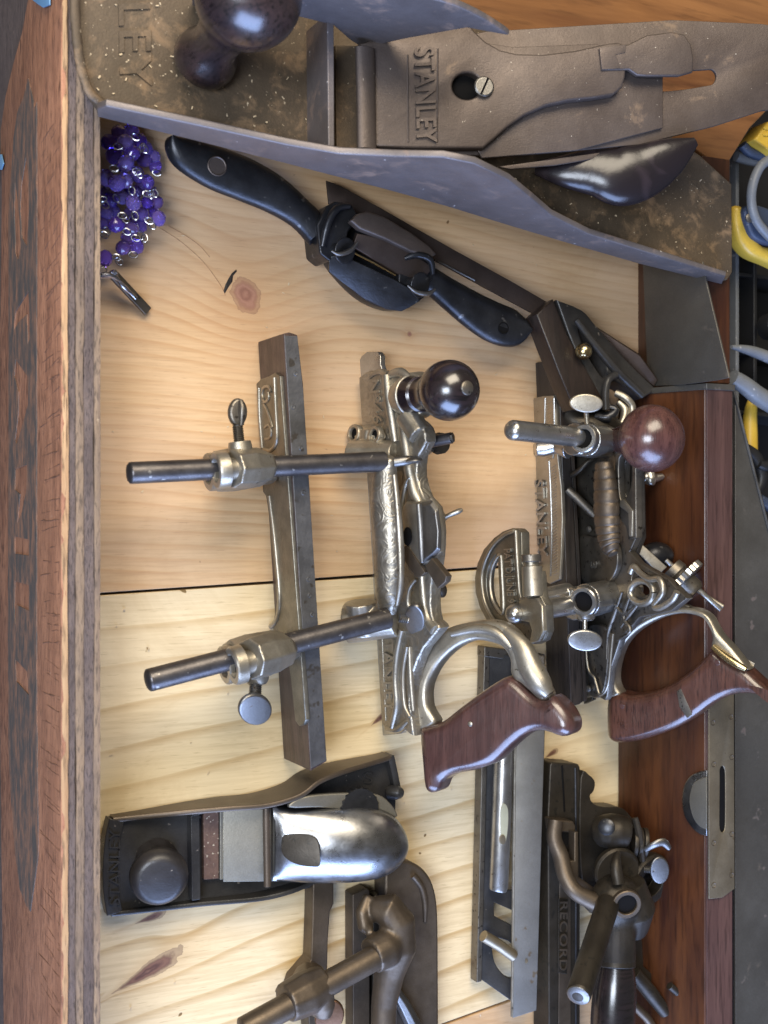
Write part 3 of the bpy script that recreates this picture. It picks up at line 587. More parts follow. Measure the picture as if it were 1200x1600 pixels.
part("cap_lip", MB().tpx([(570, 74, .105), (572, 150, .105), (573, 234, .105)], [17, 17, 17], 14, 0, .5, (0, 0, 1)), CAPIRON, jp, .001)
part("cam_lever", MB().plate(IR, [(928, 84), (970, 79), (1000, 64), (1038, 59), (1058, 63), (1068, 78), (1072, 98), (1071, 121), (1050, 127), (1000, 127), (985, 126), (972, 117), (960, 118), (930, 118)], th=.004, off=.0108, bev=.0012, res=3), CAPIRON, jp, 0)
part("cam_plate", MB().plate(IR, [(926, 84), (968, 79), (966, 92), (952, 95), (958, 116), (930, 118)], th=.001, off=.0112, bev=.0003), CAPIRON, jp, 0)
CAPF = onplane(IR.o + IR.n * .0095, IR.n)
part("lettering", MB().text("STANLEY", CAPF, (646, 76), (650, 226), (678, 74), .0006, .0014, .015, 1.04), CAPIRON, jp, .0002)
part("letter_border", MB().tube([CAPF(684, 76), CAPF(683, 222)], .0006, 6).tube([CAPF(637, 86), CAPF(638, 222)], .0006, 6), CAPIRON, jp, 0)
so_ = CAPF(755, 137)
part("cap_screw", MB().lathe(so_, IR.n, [(0, wd(16, 755, 137, .11)), (.0022, wd(16, 755, 137, .11)), (.003, wd(13.5, 755, 137, .11)), (.003, 0)], 24), STEEL, jp, .0003)
part("screw_slot", MB().box(so_ + IR.n * .003, (CAPF(761, 124) - CAPF(750, 149)) * .5, (CAPF(762, 138) - CAPF(760, 137)) * .7, IR.n * .0003), PIT, jp, 0)
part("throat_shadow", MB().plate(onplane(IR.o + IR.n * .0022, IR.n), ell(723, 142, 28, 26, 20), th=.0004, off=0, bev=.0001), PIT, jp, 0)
part("tote", MB().tpx([(838, 262, .098), (880, 266, .110), (930, 268, .120), (968, 274, .126), (1008, 266, .132), (1050, 244, .140), (1087, 221, .147)], [12, 26, 39, 48, 43, 30, 7], 22, 5, .55, (0, 0, 1)), TAPE, jp, 0)
part("tote_base", MB().pz([(845, 262), (990, 312), (1000, 300), (900, 262)], .098, .082), RUST, jp, .002)
# ================================================================== spokeshave
ss = thing("spokeshave", "black iron spokeshave with two paddle handles lying under the bench plane", "spokeshave", P(590, 410, 0))
zh = .026
def handle(path):
    q = sm([tuple(p) for p in path], False, 5); m_ = MB()
    pts = [P(p[0], p[1], zh) for p in q]; rings = []
    for i, p in enumerate(pts):
        tt = (pts[min(i + 1, len(pts) - 1)] - pts[max(i - 1, 0)]).normalized(); sd_ = Vector((tt.y, -tt.x, 0)).normalized(); r = max(wd(q[i][2], q[i][0], q[i][1], zh), .0004)
        th_ = max(.0075 - r * .05, .0035) if i not in (0, len(pts) - 1) else .0015
        rings.append([p + sd_ * r * math.cos(a) + Vector((0, 0, th_ * math.sin(a))) for a in [2 * math.pi * k / 22 for k in range(22)]])
    return m_.loft(rings)
part("handle", handle([(264, 214, 4), (272, 226, 18), (290, 240, 29), (335, 262, 35), (385, 282, 35), (430, 305, 31), (470, 335, 25), (500, 366, 26)]), BLACKM, ss, 0)
part("handle", handle([(650, 424, 22), (680, 444, 22), (705, 462, 25), (740, 486, 30), (772, 504, 33), (800, 513, 30), (818, 516, 18), (824, 517, 3)]), BLACKM, ss, 0)
part("hanging_hole", MB().lathe(P(339, 260, zh + .0068), (0, 0, 1), [(0, .0063), (.0006, .0064), (.0009, .0058), (.0004, .0052), (.0004, 0)], 26), CAPIRON, ss, 0)
part("hanging_hole", MB().lathe(P(786, 513, zh + .0062), (0, 0, 1), [(0, .0042), (.0008, .0043), (.001, .0038), (.0004, .0034), (.0004, 0)], 22), PIT, ss, 0)
SP = H(.030)
part("sole_plate", MB().plate(H(.022), sm([(512, 396), (540, 438), (575, 468), (612, 482), (640, 478), (668, 462), (690, 430), (660, 400), (600, 350), (560, 330), (520, 345)], True, 3), th=.010, off=-.003, bev=.001), BLACKM, ss, 0)
part("cutter", MB().plate(P3((512, 396, .030), (640, 450, .034), (560, 470, .022)), [(511, 398), (528, 393), (612, 432), (646, 452), (652, 466), (636, 476), (624, 482), (600, 479), (566, 462), (530, 436), (511, 420)], th=.003, off=.007, bev=.0005), BLACKM, ss, 0)
part("cutter_edge", MB().tpx([(545, 391, .037), (583, 410, .037), (618, 430, .037)], 1.6, 8), GOLDBR, ss, 0)
part("cap_iron", MB().plate(P3((548, 385, .034), (670, 440, .034), (600, 350, .040)), [(548, 385), (556, 364), (600, 372), (650, 400), (676, 418), (655, 440), (618, 428), (585, 408)], th=.005, off=.003, bev=.001), DARKBLADE, ss, 0)
part("cap_ridge", MB().plate(P3((548, 345, .042), (680, 400, .040), (600, 345, .040)), [(546, 346), (556, 335), (572, 331), (600, 340), (640, 364), (670, 386), (680, 398), (672, 404), (640, 394), (600, 374), (560, 358)], th=.006, off=.002, bev=.0016, res=3), CAPIRON, ss, 0)
part("side_lug", MB().pz([(495, 352), (510, 322), (524, 314), (550, 318), (562, 340), (545, 362), (538, 398), (515, 408), (500, 396)], .036, .012), BLACKM, ss, .0016)
part("side_lug", MB().pz([(624, 404), (640, 392), (668, 392), (680, 408), (676, 436), (662, 452), (640, 464), (622, 452)], .036, .012), BLACKM, ss, .0016)
part("lug_arm", MB().tpx([(504, 385, .038), (512, 350, .041), (526, 326, .042), (546, 322, .041)], [5, 6, 6, 4], 10, 3), BLACKM, ss, 0)
part("lug_arm", MB().tpx([(632, 404, .038), (652, 398, .041), (672, 406, .041), (676, 428, .038)], [4, 6, 6, 4], 10, 3), BLACKM, ss, 0)
for c, k in (((534, 384, .046), 0), ((652, 438, .047), 1)):
    o = P(*c)
    part("thumb_screw", MB().lathe(o - Vector((0, 0, .012)), (.3, -.25, 1), [(0, .004), (.009, .004), (.0095, .0075), (.0105, .0086), (.0115, .0086), (.0122, .0072), (.0118, .004), (.0115, 0)], 28), BLACKM, ss, .0003)
    r_ = [(518, 392), (530, 397), (548, 391), (559, 378)] if k == 0 else [(637, 446), (650, 456), (668, 459), (680, 452)]
    part("screw_rim", MB().tpx([(x, y, .0475) for x, y in r_], [1.5, 3.6, 4, 2], 10, 4), STEEL, ss, 0)

# ================================================================== sliding square and black casting beside it
bv = thing("sliding_square", "sliding square with dark wooden stock and long dark blade passing beneath the spokeshave", "square", P(860, 490, .01))
f = P3((512, 285, .012), (860, 480, .030), (512, 320, .012))
part("blade", MB().plate(f, [(510, 282), (532, 290), (600, 328), (700, 385), (800, 440), (862, 476), (858, 503), (800, 472), (700, 418), (600, 362), (514, 318)], th=.0022, off=.0, bev=.0003), DARKBLADE, bv, 0)
part("blade_shine", MB().tpx([(684, 407, .0225), (715, 424, .024), (742, 438, .026)], 1.6, 6), STEEL, bv, 0)
f = P3((850, 480, .040), (870, 480, .040), (925, 640, .046))
part("stock", MB().plate(f, [(836, 492), (862, 468), (884, 524), (942, 628), (935, 640), (895, 640), (870, 580)], th=.016, off=.002, bev=.0012), wood("dark_walnut_stock", (.026, .016, .012), (.014, .009, .007), axis=1, sc=90, rough=.4, streak=.6), bv, 0)
bz = P(912, 549, .050)
part("clamp_ball", MB().ball(bz, wd(13.5, 912, 549, .05)), GOLDBR, bv, 0)
cs = thing("iron_bracket", "black iron bracket with an open slot, between sliding square and crate's right wall", "bracket", P(950, 540, .02))
f = P3((880, 480, .034), (1000, 600, .030), (900, 560, .040))
part("frame", MB().plate(f, sm([(866, 470), (905, 486), (925, 508), (960, 548), (990, 580), (1018, 606)], False, 3) + [(1019, 612), (1003, 622), (985, 612), (965, 600), (948, 594), (944, 606), (946, 640), (938, 640), (930, 612), (905, 572), (884, 520)],
     [sm([(898, 506), (912, 518), (938, 560), (944, 580), (938, 592), (922, 570), (906, 540)], True, 3)], .014, .003, .0016, 3), BLACK, cs, 0)
part("rib", MB().tpx([(900, 500, .045), (930, 540, .047), (965, 582, .047), (1003, 618, .045)], [5, 6, 7, 6], 12, 3).tpx([(962, 586, .048), (950, 594, .05), (946, 615, .05), (947, 640, .05)], [6, 6, 6, 6], 12, 3), BLACK, cs, 0)
part("dark_bar", MB().plate(P3((930, 515, .018), (1020, 600, .03), (930, 530, .016)), [(925, 508), (1000, 556), (1028, 594), (1022, 604), (985, 576), (940, 540)], th=.006, off=0, bev=.0006), DARKBLADE, cs, 0)

# ================================================================== shared bits for the combination planes
def oval_screw(par, stem0, stem1, cx, cy, f, rx, ry, rot, m, th=.0028, off=0, rstem=5.5, name="thumb_screw"):
    """flat headed thumb screw: threaded stem + oval paddle lying in plane f"""
    A, B = P(*stem0), P(*stem1); L_ = (B - A).length; r = wd(rstem, *stem0); pr = []
    k = max(int(L_ / .0011), 3)
    for i in range(k): pr += [(L_ * i / k, r), (L_ * (i + .5) / k, r * .84)]
    pr.append((L_, r * .9))
    o = part(name, MB().plate(f, ell(cx, cy, rx, ry, 30, rot), th=th, off=off, bev=th * .38, res=3), m, par, 0)
    part("screw_thread", MB().lathe(A, B - A, [(0, 0)] + pr + [(L_, 0)], 18), m, o, 0)
    return o
def knurled(o, ax, r, h, n=44, depth=.0006):
    ax = Vector(ax).normalized(); a = ax.orthogonal().normalized(); b = ax.cross(a); rings = []
    for hh, k in ((0, .4), (0, .93), (h * .12, 1), (h * .88, 1), (h, .93), (h, .4)):
        rings.append([o + ax * hh + (a * math.cos(q) + b * math.sin(q)) * (r * k - (depth if (i % 2 and k == 1) else 0)) for i, q in enumerate([2 * math.pi * i / n for i in range(n)])])
    return MB().loft(rings)
def rod(a, b, r, n=24, ball=.25):
    A, B = P(*a), P(*b); ax = B - A; L_ = ax.length
    return MB().lathe(A, ax, [(-r * ball, 0), (-r * ball * .92, r * .45), (-r * ball * .5, r * .82), (0, r * .97), (r * .12, r), (L_, r), (L_, 0)], n)
def shift(f, d): return onplane(f.o + f.n * d, f.n)
def relief(f, pts, rpx, z0=0.0, n=10, flat=.7, smooth=4):
    """raised ridge following measured points on a plane"""
    q = sm([tuple(p) for p in pts], False, smooth) if smooth else pts
    g = shift(f, z0); V3 = [g(*p[:2]) for p in q]
    if not hasattr(rpx, '__len__'): rpx = [rpx] * len(pts)
    rq = [sum(x) for x in zip(*[sm([(r,) for r in rpx], False, smooth)])] if False else [r[0] for r in (sm([(r,) for r in rpx], False, smooth) if smooth else [(r,) for r in rpx])]
    return MB().tube(V3, [r * .00043 for r in rq], n)
def merge(*ms):
    o = MB()
    for m_ in ms: o.add(m_.v, m_.f)
    return o

# ================================================================== middle combination plane
cp = thing("combination_plane", "old nickel combination plane with round black ball knob and long two-rod fence in the middle", "combination plane", P(600, 860, 0))
BP = V((560, 560, 0), (597, 1150, 0), 12)                       # plane of its main stock
# --- fence
fe = part("fence", MB().pz([(443, 521), (452, 519), (465, 523), (474, 600), (511, 1190), (485, 1205)], .047, .0015), FENCEWOOD, cp, .0008)
part("fence_top", MB().pz([(444.5, 524), (465, 525), (474, 610), (510.5, 1188), (486, 1201)], .0477, .0471), FENCESTEEL, fe, .0003)
FL = V((443, 521, .047), (485, 1205, .047))
cast_px = [(402, 612), (404, 600), (412, 592), (424, 588), (434, 582), (442, 588), (458, 800), (474, 1015), (482, 1124), (479, 1132), (472, 1134), (466, 1126), (459, 1060), (452, 1010), (431, 990), (432, 968), (437, 940), (434, 900), (428, 850), (424, 800), (420, 775), (409, 760), (406, 700)]
part("fence_casting", MB().plate(FL, cast_px, th=.0036, off=.0022, bev=.0008), NICKEL_P, fe, 0)
part("scroll_relief", merge(relief(FL, [(429, 590), (431, 640), (433, 680), (430, 696), (422, 704), (413, 702)], 3, .0024), relief(FL, [(424, 612), (420, 604), (412, 606), (410, 618), (414, 628), (420, 622), (419, 613)], 2.4, .0024), relief(FL, [(413, 632), (418, 642), (424, 660), (426, 668)], 2.4, .0024), relief(FL, [(414, 668), (420, 664), (424, 672), (422, 684), (415, 686)], 2.2, .0024), relief(FL, [(405, 606), (406, 650), (410, 700)], 3, .0022)), NICKEL, fe, 0)
part("casting_edge", merge(relief(FL, [(421, 775), (428, 830), (433, 880), (437, 930), (434, 962), (424, 978), (400, 990)], [3, 3.4, 3.6, 3.6, 3.6, 4, 4], .0024)), NICKEL, fe, 0)
for x, y, r in ((458, 584, 5), (454, 636, 4), (466, 700, 4), (470, 770, 5), (478, 905, 4), (480, 930, 4), (484, 960, 4)):
    part("plug", MB().lathe(P(x + 4, y, .0476), (0, 0, 1), [(0, .0016), (.0002, .0016), (.0006, .0012), (.0004, 0)], 10), FENCESTEEL, fe, 0)
RZ = .060
def boss(xl, xr, y0, y1, zt, r, hole, body_to):
    """split boss with two bores, cast on the fence"""
    f_ = MB(); q = lambda t: y0 + (y1 - y0) * t
    A = P(xl + 14, q(.12), RZ - .004); B = P(xr, q(1), RZ - .012)
    f_.tube([A, A.lerp(B, .25), A.lerp(B, .7), B], [r * .98, r * 1.06, r * .98, r * .5], 8)
    A2 = P(hole[0] + 10, hole[1], zt); B2 = P(xr - 6, q(.9), RZ)
    f_.tube([A2, A2.lerp(B2, .4), A2.lerp(B2, .8), B2], [r * .92, r * .98, r * .8, r * .4], 8)
    f_.tube([P(xl + 30, q(.3), .03), P(body_to[0], body_to[1], .022)], [r * .95, r * .7], 8)
    return f_
b1 = part("rod_boss", boss(322, 432, 738, 727, .072, .0128, (352, 733), (425, 735)), NICKEL, fe, remesh=.0008, smooth=2)
ax1 = P(322, 738, RZ) - P(432, 727, RZ)
part("bore_ring", MB().bush(P(349, 734, .072), ax1, .0112, .0068, .0052, .01), NICKEL, b1, 0)
part("bore_ring", MB().bush(P(334, 737, .056), ax1, .0118, .0072, .004, .01), NICKEL, b1, 0)
b2 = part("rod_boss", boss(348, 462, 1037, 1010, .073, .0140, (380, 1030), (440, 1010)), NICKEL, fe, remesh=.0008, smooth=2)
ax2 = P(348, 1036, RZ) - P(455, 1010, RZ)
part("bore_ring", MB().bush(P(374, 1038, .072), ax2, .0118, .0072, .005, .01), NICKEL, b2, 0)
part("bore_ring", MB().bush(P(358, 1038, .056), ax2, .012, .0075, .004, .01), NICKEL, b2, 0)
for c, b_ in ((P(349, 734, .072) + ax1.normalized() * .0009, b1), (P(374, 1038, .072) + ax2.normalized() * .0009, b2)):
    part("bore_shade", MB().lathe(c, ax1, [(0, .0066), (.0004, .0066), (.0004, 0)], 20), PIT, b_, 0)  # dark disc painting the shade down inside the bore
# clamp screws of the fence
oval_screw(b1, (375, 702, .066), (371, 664, .066), 372, 644, H(.066), 14.5, 22, 0, NICKEL_D, .0055, .0015, 9)
part("screw_collar", MB().lathe(P(376, 704, .064), P(373, 680, .064) - P(376, 704, .064), [(0, .0075), (.003, .0072), (.0055, .0068), (.0058, .0045), (.0058, 0)], 24), NICKEL, b1, 0)
part("paddle_ridge", MB().tpx([(377, 664, .068), (379, 640, .0695), (376, 626, .068)], [4, 6, 4], 10, 3), NICKEL_D, b1, 0)
oval_screw(b2, (400, 1062, .062), (398, 1092, .064), 399, 1109, P3((399, 1109, .066), (420, 1109, .064), (399, 1130, .060)), 26, 24, 0, STEEL, .0035, .0008, 10.5)
part("screw_collar", MB().lathe(P(401, 1056, .060), (0, -1, 0), [(0, .0078), (.003, .0072), (.005, .0056), (.005, 0)], 24), NICKEL, b2, 0)
# --- rods
part("fence_rod", rod((203, 739, .063), (600, 721, .058), wd(17, 300, 735, .062)), STEELROD, cp, .0004)
r2 = part("fence_rod", rod((232, 1063, .063), (606, 966, .058), wd(18, 300, 1045, .062)), STEELROD, cp, .0004)
part("rod_hole", MB().lathe(P(254, 1068, .066) + Vector((0, -.0005, .0002)), (0, -.75, .66), [(0, .0034), (.0007, .0034), (.0007, 0)], 18), PIT, r2, 0)
# --- main stock
part("skate", MB().plate(shift(BP, -.002), [(561, 570), (566, 557), (574, 550), (592, 550), (596, 556), (596, 570), (600, 582), (606, 590), (620, 700), (632, 900), (648, 1080), (648, 1128), (628, 1146), (600, 1149), (594, 1140), (588, 1000), (578, 800), (570, 700), (563, 600)], th=.0045, off=.001, bev=.0006), NICKEL_B, cp, 0)
sil = [(571, 602), (573, 588), (588, 579), (606, 582), (622, 582), (632, 588), (640, 600), (646, 640), (660, 656), (672, 668), (676, 690), (664, 712), (662, 745), (672, 776), (686, 792), (692, 830), (690, 870), (685, 905), (683, 940), (687, 968), (697, 980), (672, 1010), (655, 1050), (650, 1100), (657, 1148), (640, 1136), (622, 1136), (606, 1128), (600, 1010), (588, 800), (578, 700)]
part("main_stock", MB().plate(BP, sm(sil, True, 2), th=.010, off=.006, bev=.0018, res=3), NICKEL_R, cp, 0)
for _r in (relief(BP, [(604, 586), (608, 620), (614, 662), (618, 690)], [7, 9, 8, 7], .007), relief(BP, [(578, 590), (586, 583), (596, 581), (606, 586)], [3, 4, 5, 6], .006), relief(BP, [(612, 586), (626, 582), (640, 592)], [7, 8, 6], .005),
     relief(BP, [(626, 650), (634, 690), (640, 730), (648, 770), (656, 786)], [6, 9, 10, 9, 6], .006), relief(BP, [(628, 984), (621, 1020), (618, 1060), (620, 1100), (612, 1136)], [5, 6, 6, 6, 5], .007),
     relief(BP, [(604, 1138), (622, 1138), (638, 1126)], [4, 6, 4], .005), relief(BP, [(660, 884), (660, 900), (666, 960), (680, 984)], [5, 7, 8, 10], .005), relief(BP, [(640, 1010), (642, 1060), (646, 1110)], [4, 5, 4], .006)):
    part("cast_ridge", _r, NICKEL, cp, 0)
part("knob_lug", merge(MB().tube([BP(647, 618) - BP.n * .006, BP(648, 618) + BP.n * .004], [.0160, .0150], 24), MB().tube([BP(645, 650) + BP.n * .004, BP(664, 680) + BP.n * .004], [.009, .008], 12)), NICKEL, cp, remesh=.0008, smooth=2)
SP1 = shift(BP, .0060)
part("lettering", MB().text("N\u00ba46", SP1, (579, 594), (586, 662), (593, 593), .0004, .0012, .01, 1.1), NICKEL, cp, 0)
part("lettering", MB().text("STANLEY", SP1, (600, 986), (604, 1112), (617, 985), .0004, .0012, .01, 1.1), NICKEL, cp, 0)
part("letter_panel_edge", merge(relief(SP1, [(597, 988), (600, 1060), (603, 1126)], 1.6, 0), relief(SP1, [(617, 1040), (618, 1080), (617, 1126)], 1.2, 0)), NICKEL, cp, 0)
# twin sockets and front rod boss with sliding bridge
part("socket_block", merge(MB().tube([BP(576, 684) + BP.n * .004, BP(608, 684) + BP.n * .004], [.0085, .0085], 16), MB().tube([BP(590, 676) + BP.n * .003, BP(592, 704) + BP.n * .006], [.011, .011], 14), MB().tube([BP(586, 712) + BP.n * .02, BP(630, 712) + BP.n * .006], [.0115, .0105], 16),
     MB().tube([BP(612, 720) + BP.n * .014, BP(612, 700) + BP.n * .012], [.010, .008], 14)), NICKEL, cp, remesh=.0007, smooth=2)
for x, y in ((577, 678), (609, 681)):
    part("socket", MB().bush(BP(x, y) + BP.n * .011, BP.n + Vector((0, .2, 0)), .0068, .0042, .0035, .004), NICKEL, cp, 0)
    part("bore_shade", MB().lathe(BP(x, y) + BP.n * .0118, BP.n, [(0, .0041), (.0003, .0041), (.0003, 0)], 16), PIT, cp, 0)  # dark disc as the socket's painted inner shade
br = [(606, 712, 15), (602, 742, 21), (602, 775, 25), (605, 810, 26), (608, 850, 26), (609, 890, 25.5), (608, 925, 24), (606, 948, 18), (607, 962, 13)]
q = sm(br, False, 4); G = shift(BP, .024); G2 = [G(a, b) for a, b, _ in q]
part("bridge", MB().tube(G2, [r * .00043 for _, _, r in q], 22, .8, BP.n), NICKEL_R, cp, 0, sub=1)
part("bridge_ridge", relief(BP, [(616, 742), (621, 790), (625, 850), (626, 905), (620, 945)], [4, 5, 5.5, 5, 3], .0315), NICKEL, cp, 0)
part("rear_rod_boss", merge(MB().tube([BP(592, 966) + BP.n * .027, BP(634, 964) + BP.n * .008], [.0140, .0125], 18), MB().tube([BP(607, 935) + BP.n * .024, BP(607, 985) + BP.n * .022], [.0115, .0105], 14), MB().tube([BP(622, 966) + BP.n * .012, BP(632, 968) + BP.n * .010], [.008, .006], 12)), NICKEL, cp, remesh=.0007, smooth=2)
K = shift(BP, .021)
pk = V((632, 962, .055), (644, 985, .050), 20)
oval_screw(cp, (624, 966, .062), (638, 969, .064), 647, 970, pk, 15.5, 23.5, -8, STEEL, .003, .0, 7)
part("thumb_screw", MB().tpx([(616, 722, .066), (632, 720, .069), (648, 718, .071), (656, 718, .072)], [8, 8, 6, 5], 14, 3, 1.0).tpx([(634, 720, .0705), (648, 717, .073), (658, 718, .074)], [9, 13, 8], 16, 4, .3, (0, 1, .3)), STEEL, cp, 0)
part("screw_stud", MB().tpx([(664, 692, .054), (690, 687, .066), (706, 684, .072)], [10, 9.5, 9], 16), STEELROD, cp, .0004)
part("stud_tip", MB().tpx([(696, 685.5, .069), (709, 683, .073)], [8, 8], 6), IRONDK, cp, .0004)
part("stud_nut", knurled(P(682, 694, .050), (P(706, 686, .066) - P(682, 692, .05)), wd(17, 690, 690, .05), .006, 26, .0009), IRONDK, cp, 0)
part("stud_boss", MB().tpx([(650, 694, .044), (668, 692, .052), (676, 692, .055)], [20, 19, 14], 20, 3), NICKEL, cp, 0)
# cutter clamp, iron and wing screw
CL = shift(BP, .008)
part("cutter_clamp", MB().plate(CL, [(633, 790), (640, 782), (655, 784), (676, 778), (686, 792), (692, 830), (691, 862), (682, 872), (661, 883), (646, 866), (632, 850), (630, 820)], th=.006, off=.003, bev=.0022, res=3), NICKEL, cp, 0)
part("clamp_facet", merge(relief(BP, [(654, 786), (657, 820), (659, 860), (660, 880)], [4, 5, 5, 3], .0122), MB().loft([[shift(BP, h)(x, y) for x, y in pl] for h, pl in ((.011, [(657, 784), (676, 780), (686, 794), (691, 830), (690, 860), (680, 871), (661, 882)]), (.0145, [(660, 790), (672, 788), (680, 800), (684, 830), (683, 856), (676, 864), (662, 874)]))])), STEEL, cp, .001)
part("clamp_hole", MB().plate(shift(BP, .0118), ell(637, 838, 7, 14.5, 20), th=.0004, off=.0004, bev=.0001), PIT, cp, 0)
f = P3((640, 850, .060), (700, 905, .072), (650, 846, .062))
part("cutter", MB().plate(shift(BP, .0098), [(631, 854), (640, 852), (668, 894), (662, 900), (654, 902), (630, 868)], th=.003, off=.0022, bev=.0004).plate(shift(BP, .012), [(667, 884), (678, 872), (701, 900), (699, 909), (687, 919)], th=.005, off=.002, bev=.0005), BRONZE, cp, 0)
part("cutter_stop", MB().tpx([(676, 905, .06), (688, 922, .06), (692, 930, .058)], [10, 11, 5], 12, 3), IRONDK, cp, 0)
part("wing_screw", MB().tpx([(686, 814, .062), (700, 806, .068), (716, 799, .072), (722, 796, .073)], [5, 7, 8, 5], 14, 4, .55, (0, 1, 0)).tpx([(680, 806, .06), (692, 810, .062), (694, 812, .062)], [12, 9, 5], 14, 2), NICKEL, cp, 0)
for _r in (relief(BP, [(640, 745), (633, 760), (628, 790), (630, 815)], [3, 4, 4, 3], .009), relief(BP, [(650, 905), (640, 920), (638, 945), (648, 960)], [3, 4, 4, 3], .009), relief(BP, [(636, 1010), (630, 1050), (632, 1100), (640, 1120)], [3, 3.4, 3.4, 2.6], .009)):
    part("stock_rib", _r, NICKEL, cp, 0)
# front knob
kb = BP(650, 618) + BP.n * .003; kt = P(702, 610, .100); ka = kt - kb; L = ka.length; kr_ = wd(48, 702, 610, .100)
prof = [(-.004, 0), (-.004, kr_ * .66), (.0, kr_ * .68), (.003, kr_ * .66), (.006, kr_ * .60), (L * .28, kr_ * .57), (L * .34, kr_ * .59), (L * .38, kr_ * .55)]
for i in range(0, 19):
    a = math.radians(-46 + i * 132 / 18); prof.append((L + kr_ * math.sin(a), kr_ * math.cos(a)))
prof += [(L + kr_ * .975, kr_ * .16), (L + kr_ * .955, kr_ * .15), (L + kr_ * .955, 0)]
fk = part("front_knob", MB().lathe(kb, ka, prof, 48), EBONY, cp, 0, ang=60)
part("knob_seat", MB().lathe(kb, ka, [(-.012, kr_ * .6), (-.004, kr_ * .72), (.0005, kr_ * .73), (.0012, kr_ * .69), (.0012, kr_ * .4)], 40), NICKEL, cp, .0004)
part("knob_screw", MB().lathe(kb + ka.normalized() * (L + kr_ * .945), ka, [(0, kr_ * .24), (.0012, kr_ * .24), (.0018, kr_ * .2), (.002, 0)], 22), NICKEL_D, fk, .0003)
for h_ in (.22, .25, .28): part("turned_ring", MB().lathe(kb + ka * h_, ka, [(-.0006, kr_ * .565), (0, kr_ * .60), (.0006, kr_ * .565)], 40), KNOBJ, fk, 0)
# --- handle: nickel ring with rosewood grip
HP = V((660, 985, .036), (650, 1140, .034), 34)
ring_o = [(645, 1080), (648, 1045), (660, 1012), (678, 992), (700, 982), (724, 974), (766, 968), (797, 978), (822, 1007), (838, 1042), (853, 1066), (862, 1084), (858, 1092), (846, 1094), (830, 1080), (815, 1067)]
ring_i = [(806, 1062), (800, 1050), (799, 1030), (790, 1014), (778, 1006), (746, 1000), (715, 1012), (688, 1038), (672, 1070), (671, 1098), (676, 1112), (684, 1126), (676, 1136), (661, 1140), (650, 1118)]
part("handle_ring", MB().plate(HP, sm(ring_o + ring_i, True, 3), th=.014, off=.004, bev=.0034, res=4), NICKEL, cp, 0)
part("ring_tongue", merge(relief(HP, [(790, 985), (815, 1010), (830, 1044), (846, 1070), (858, 1086)], [9, 15, 19, 17, 9], .002, 16), relief(HP, [(706, 990), (745, 982), (775, 988), (800, 1012)], [6, 8, 8, 6], .004)), NICKEL, cp, 0)
grip = [(660, 1140), (672, 1133), (684, 1130), (698, 1124), (727, 1101), (766, 1073), (796, 1056), (812, 1064), (836, 1086), (855, 1094), (866, 1086), (885, 1102), (898, 1126), (896, 1144), (880, 1150), (852, 1141), (826, 1146), (802, 1164), (775, 1190), (745, 1202), (716, 1208), (696, 1218), (688, 1234), (676, 1238), (667, 1228), (663, 1190)]
part("grip", MB().plate(HP, sm(grip, True, 3), th=.026, off=.0075, bev=.0075, res=6), ROSE, cp, 0)
part("grip_rivet", MB().lathe(shift(HP, .0072)(735, 1131), HP.n, [(0, .0016), (.0006, .0016), (.0009, .001), (.0009, 0)], 14), NICKEL, cp, 0)

# ================================================================== block plane at lower left
bk = thing("block_plane", "black block plane with round front knob and shiny nickel lever cap", "block plane", P(390, 1320, 0))
bz0, bzt = .004, .010
solepx = [(172, 1282), (166, 1310), (162, 1340), (161, 1368), (164, 1400), (170, 1426), (176, 1430), (300, 1416), (400, 1404), (470, 1392), (540, 1378), (620, 1340), (622, 1250), (611, 1184), (586, 1192), (514, 1205), (470, 1220), (438, 1240), (388, 1252), (332, 1260), (232, 1276)]
part("sole", MB().pz([(a - 3, b) for a, b in solepx], bzt, .0005), BLACK, bk, .0012)
zc_ = .033
def wall(path, th, zb=.004):
    """thin curved cheek: path of (px, py, height)"""
    q = sm(path, False, 5); rings = []
    pts = [P(a, b, z) for a, b, z in q]
    for i, p in enumerate(pts):
        tt = (pts[min(i + 1, len(pts) - 1)] - pts[max(i - 1, 0)]); tt.z = 0; tt.normalize(); s_ = Vector((-tt.y, tt.x, 0)) * th / 2
        b0 = Vector((p.x, p.y, zb))
        rings.append([b0 - s_, p - s_ + Vector((0, 0, -.0006)), p - s_ * .4, p + s_ * .4, p + s_ + Vector((0, 0, -.0006)), b0 + s_])
    return MB().loft(rings)
part("far_cheek", wall([(177, 1282, .014), (230, 1276, .018), (300, 1269, .027), (360, 1264, .034), (420, 1259, .037), (470, 1244, .038), (500, 1222, .036), (540, 1206, .031), (600, 1188, .020), (612, 1183, .018)], .0034), BROWNSIDE, bk, .0004, ang=50)
part("near_cheek", wall([(174, 1429, .013), (240, 1422, .015), (320, 1413, .018), (400, 1406, .021), (445, 1397, .023), (480, 1384, .021), (510, 1368, .017), (540, 1352, .012)], .0032), BLACK, bk, .0004, ang=50)
part("nose_rim", wall([(183, 1281, .0145), (177, 1310, .0145), (174, 1340, .0145), (173, 1370, .0145), (175, 1400, .0145), (180, 1428, .0135)], .0098), BLACK, bk, .0006, ang=50)
part("lettering", MB().text("STANLEY", H(.0146), (187, 1414), (187, 1296), (170, 1414), .0, .0008, .0, 1.06), BLACK, bk, 0)
part("heel_rim", wall([(612, 1182, .018), (617, 1205, .017), (624, 1240, .016)], .005), BLACK, bk, .0006, ang=50)
part("heel_lug", MB().tpx([(606, 1238, .012), (620, 1238, .016), (622, 1240, .014)], [10, 12, 8], 14, 2), BLACK, bk, 0)
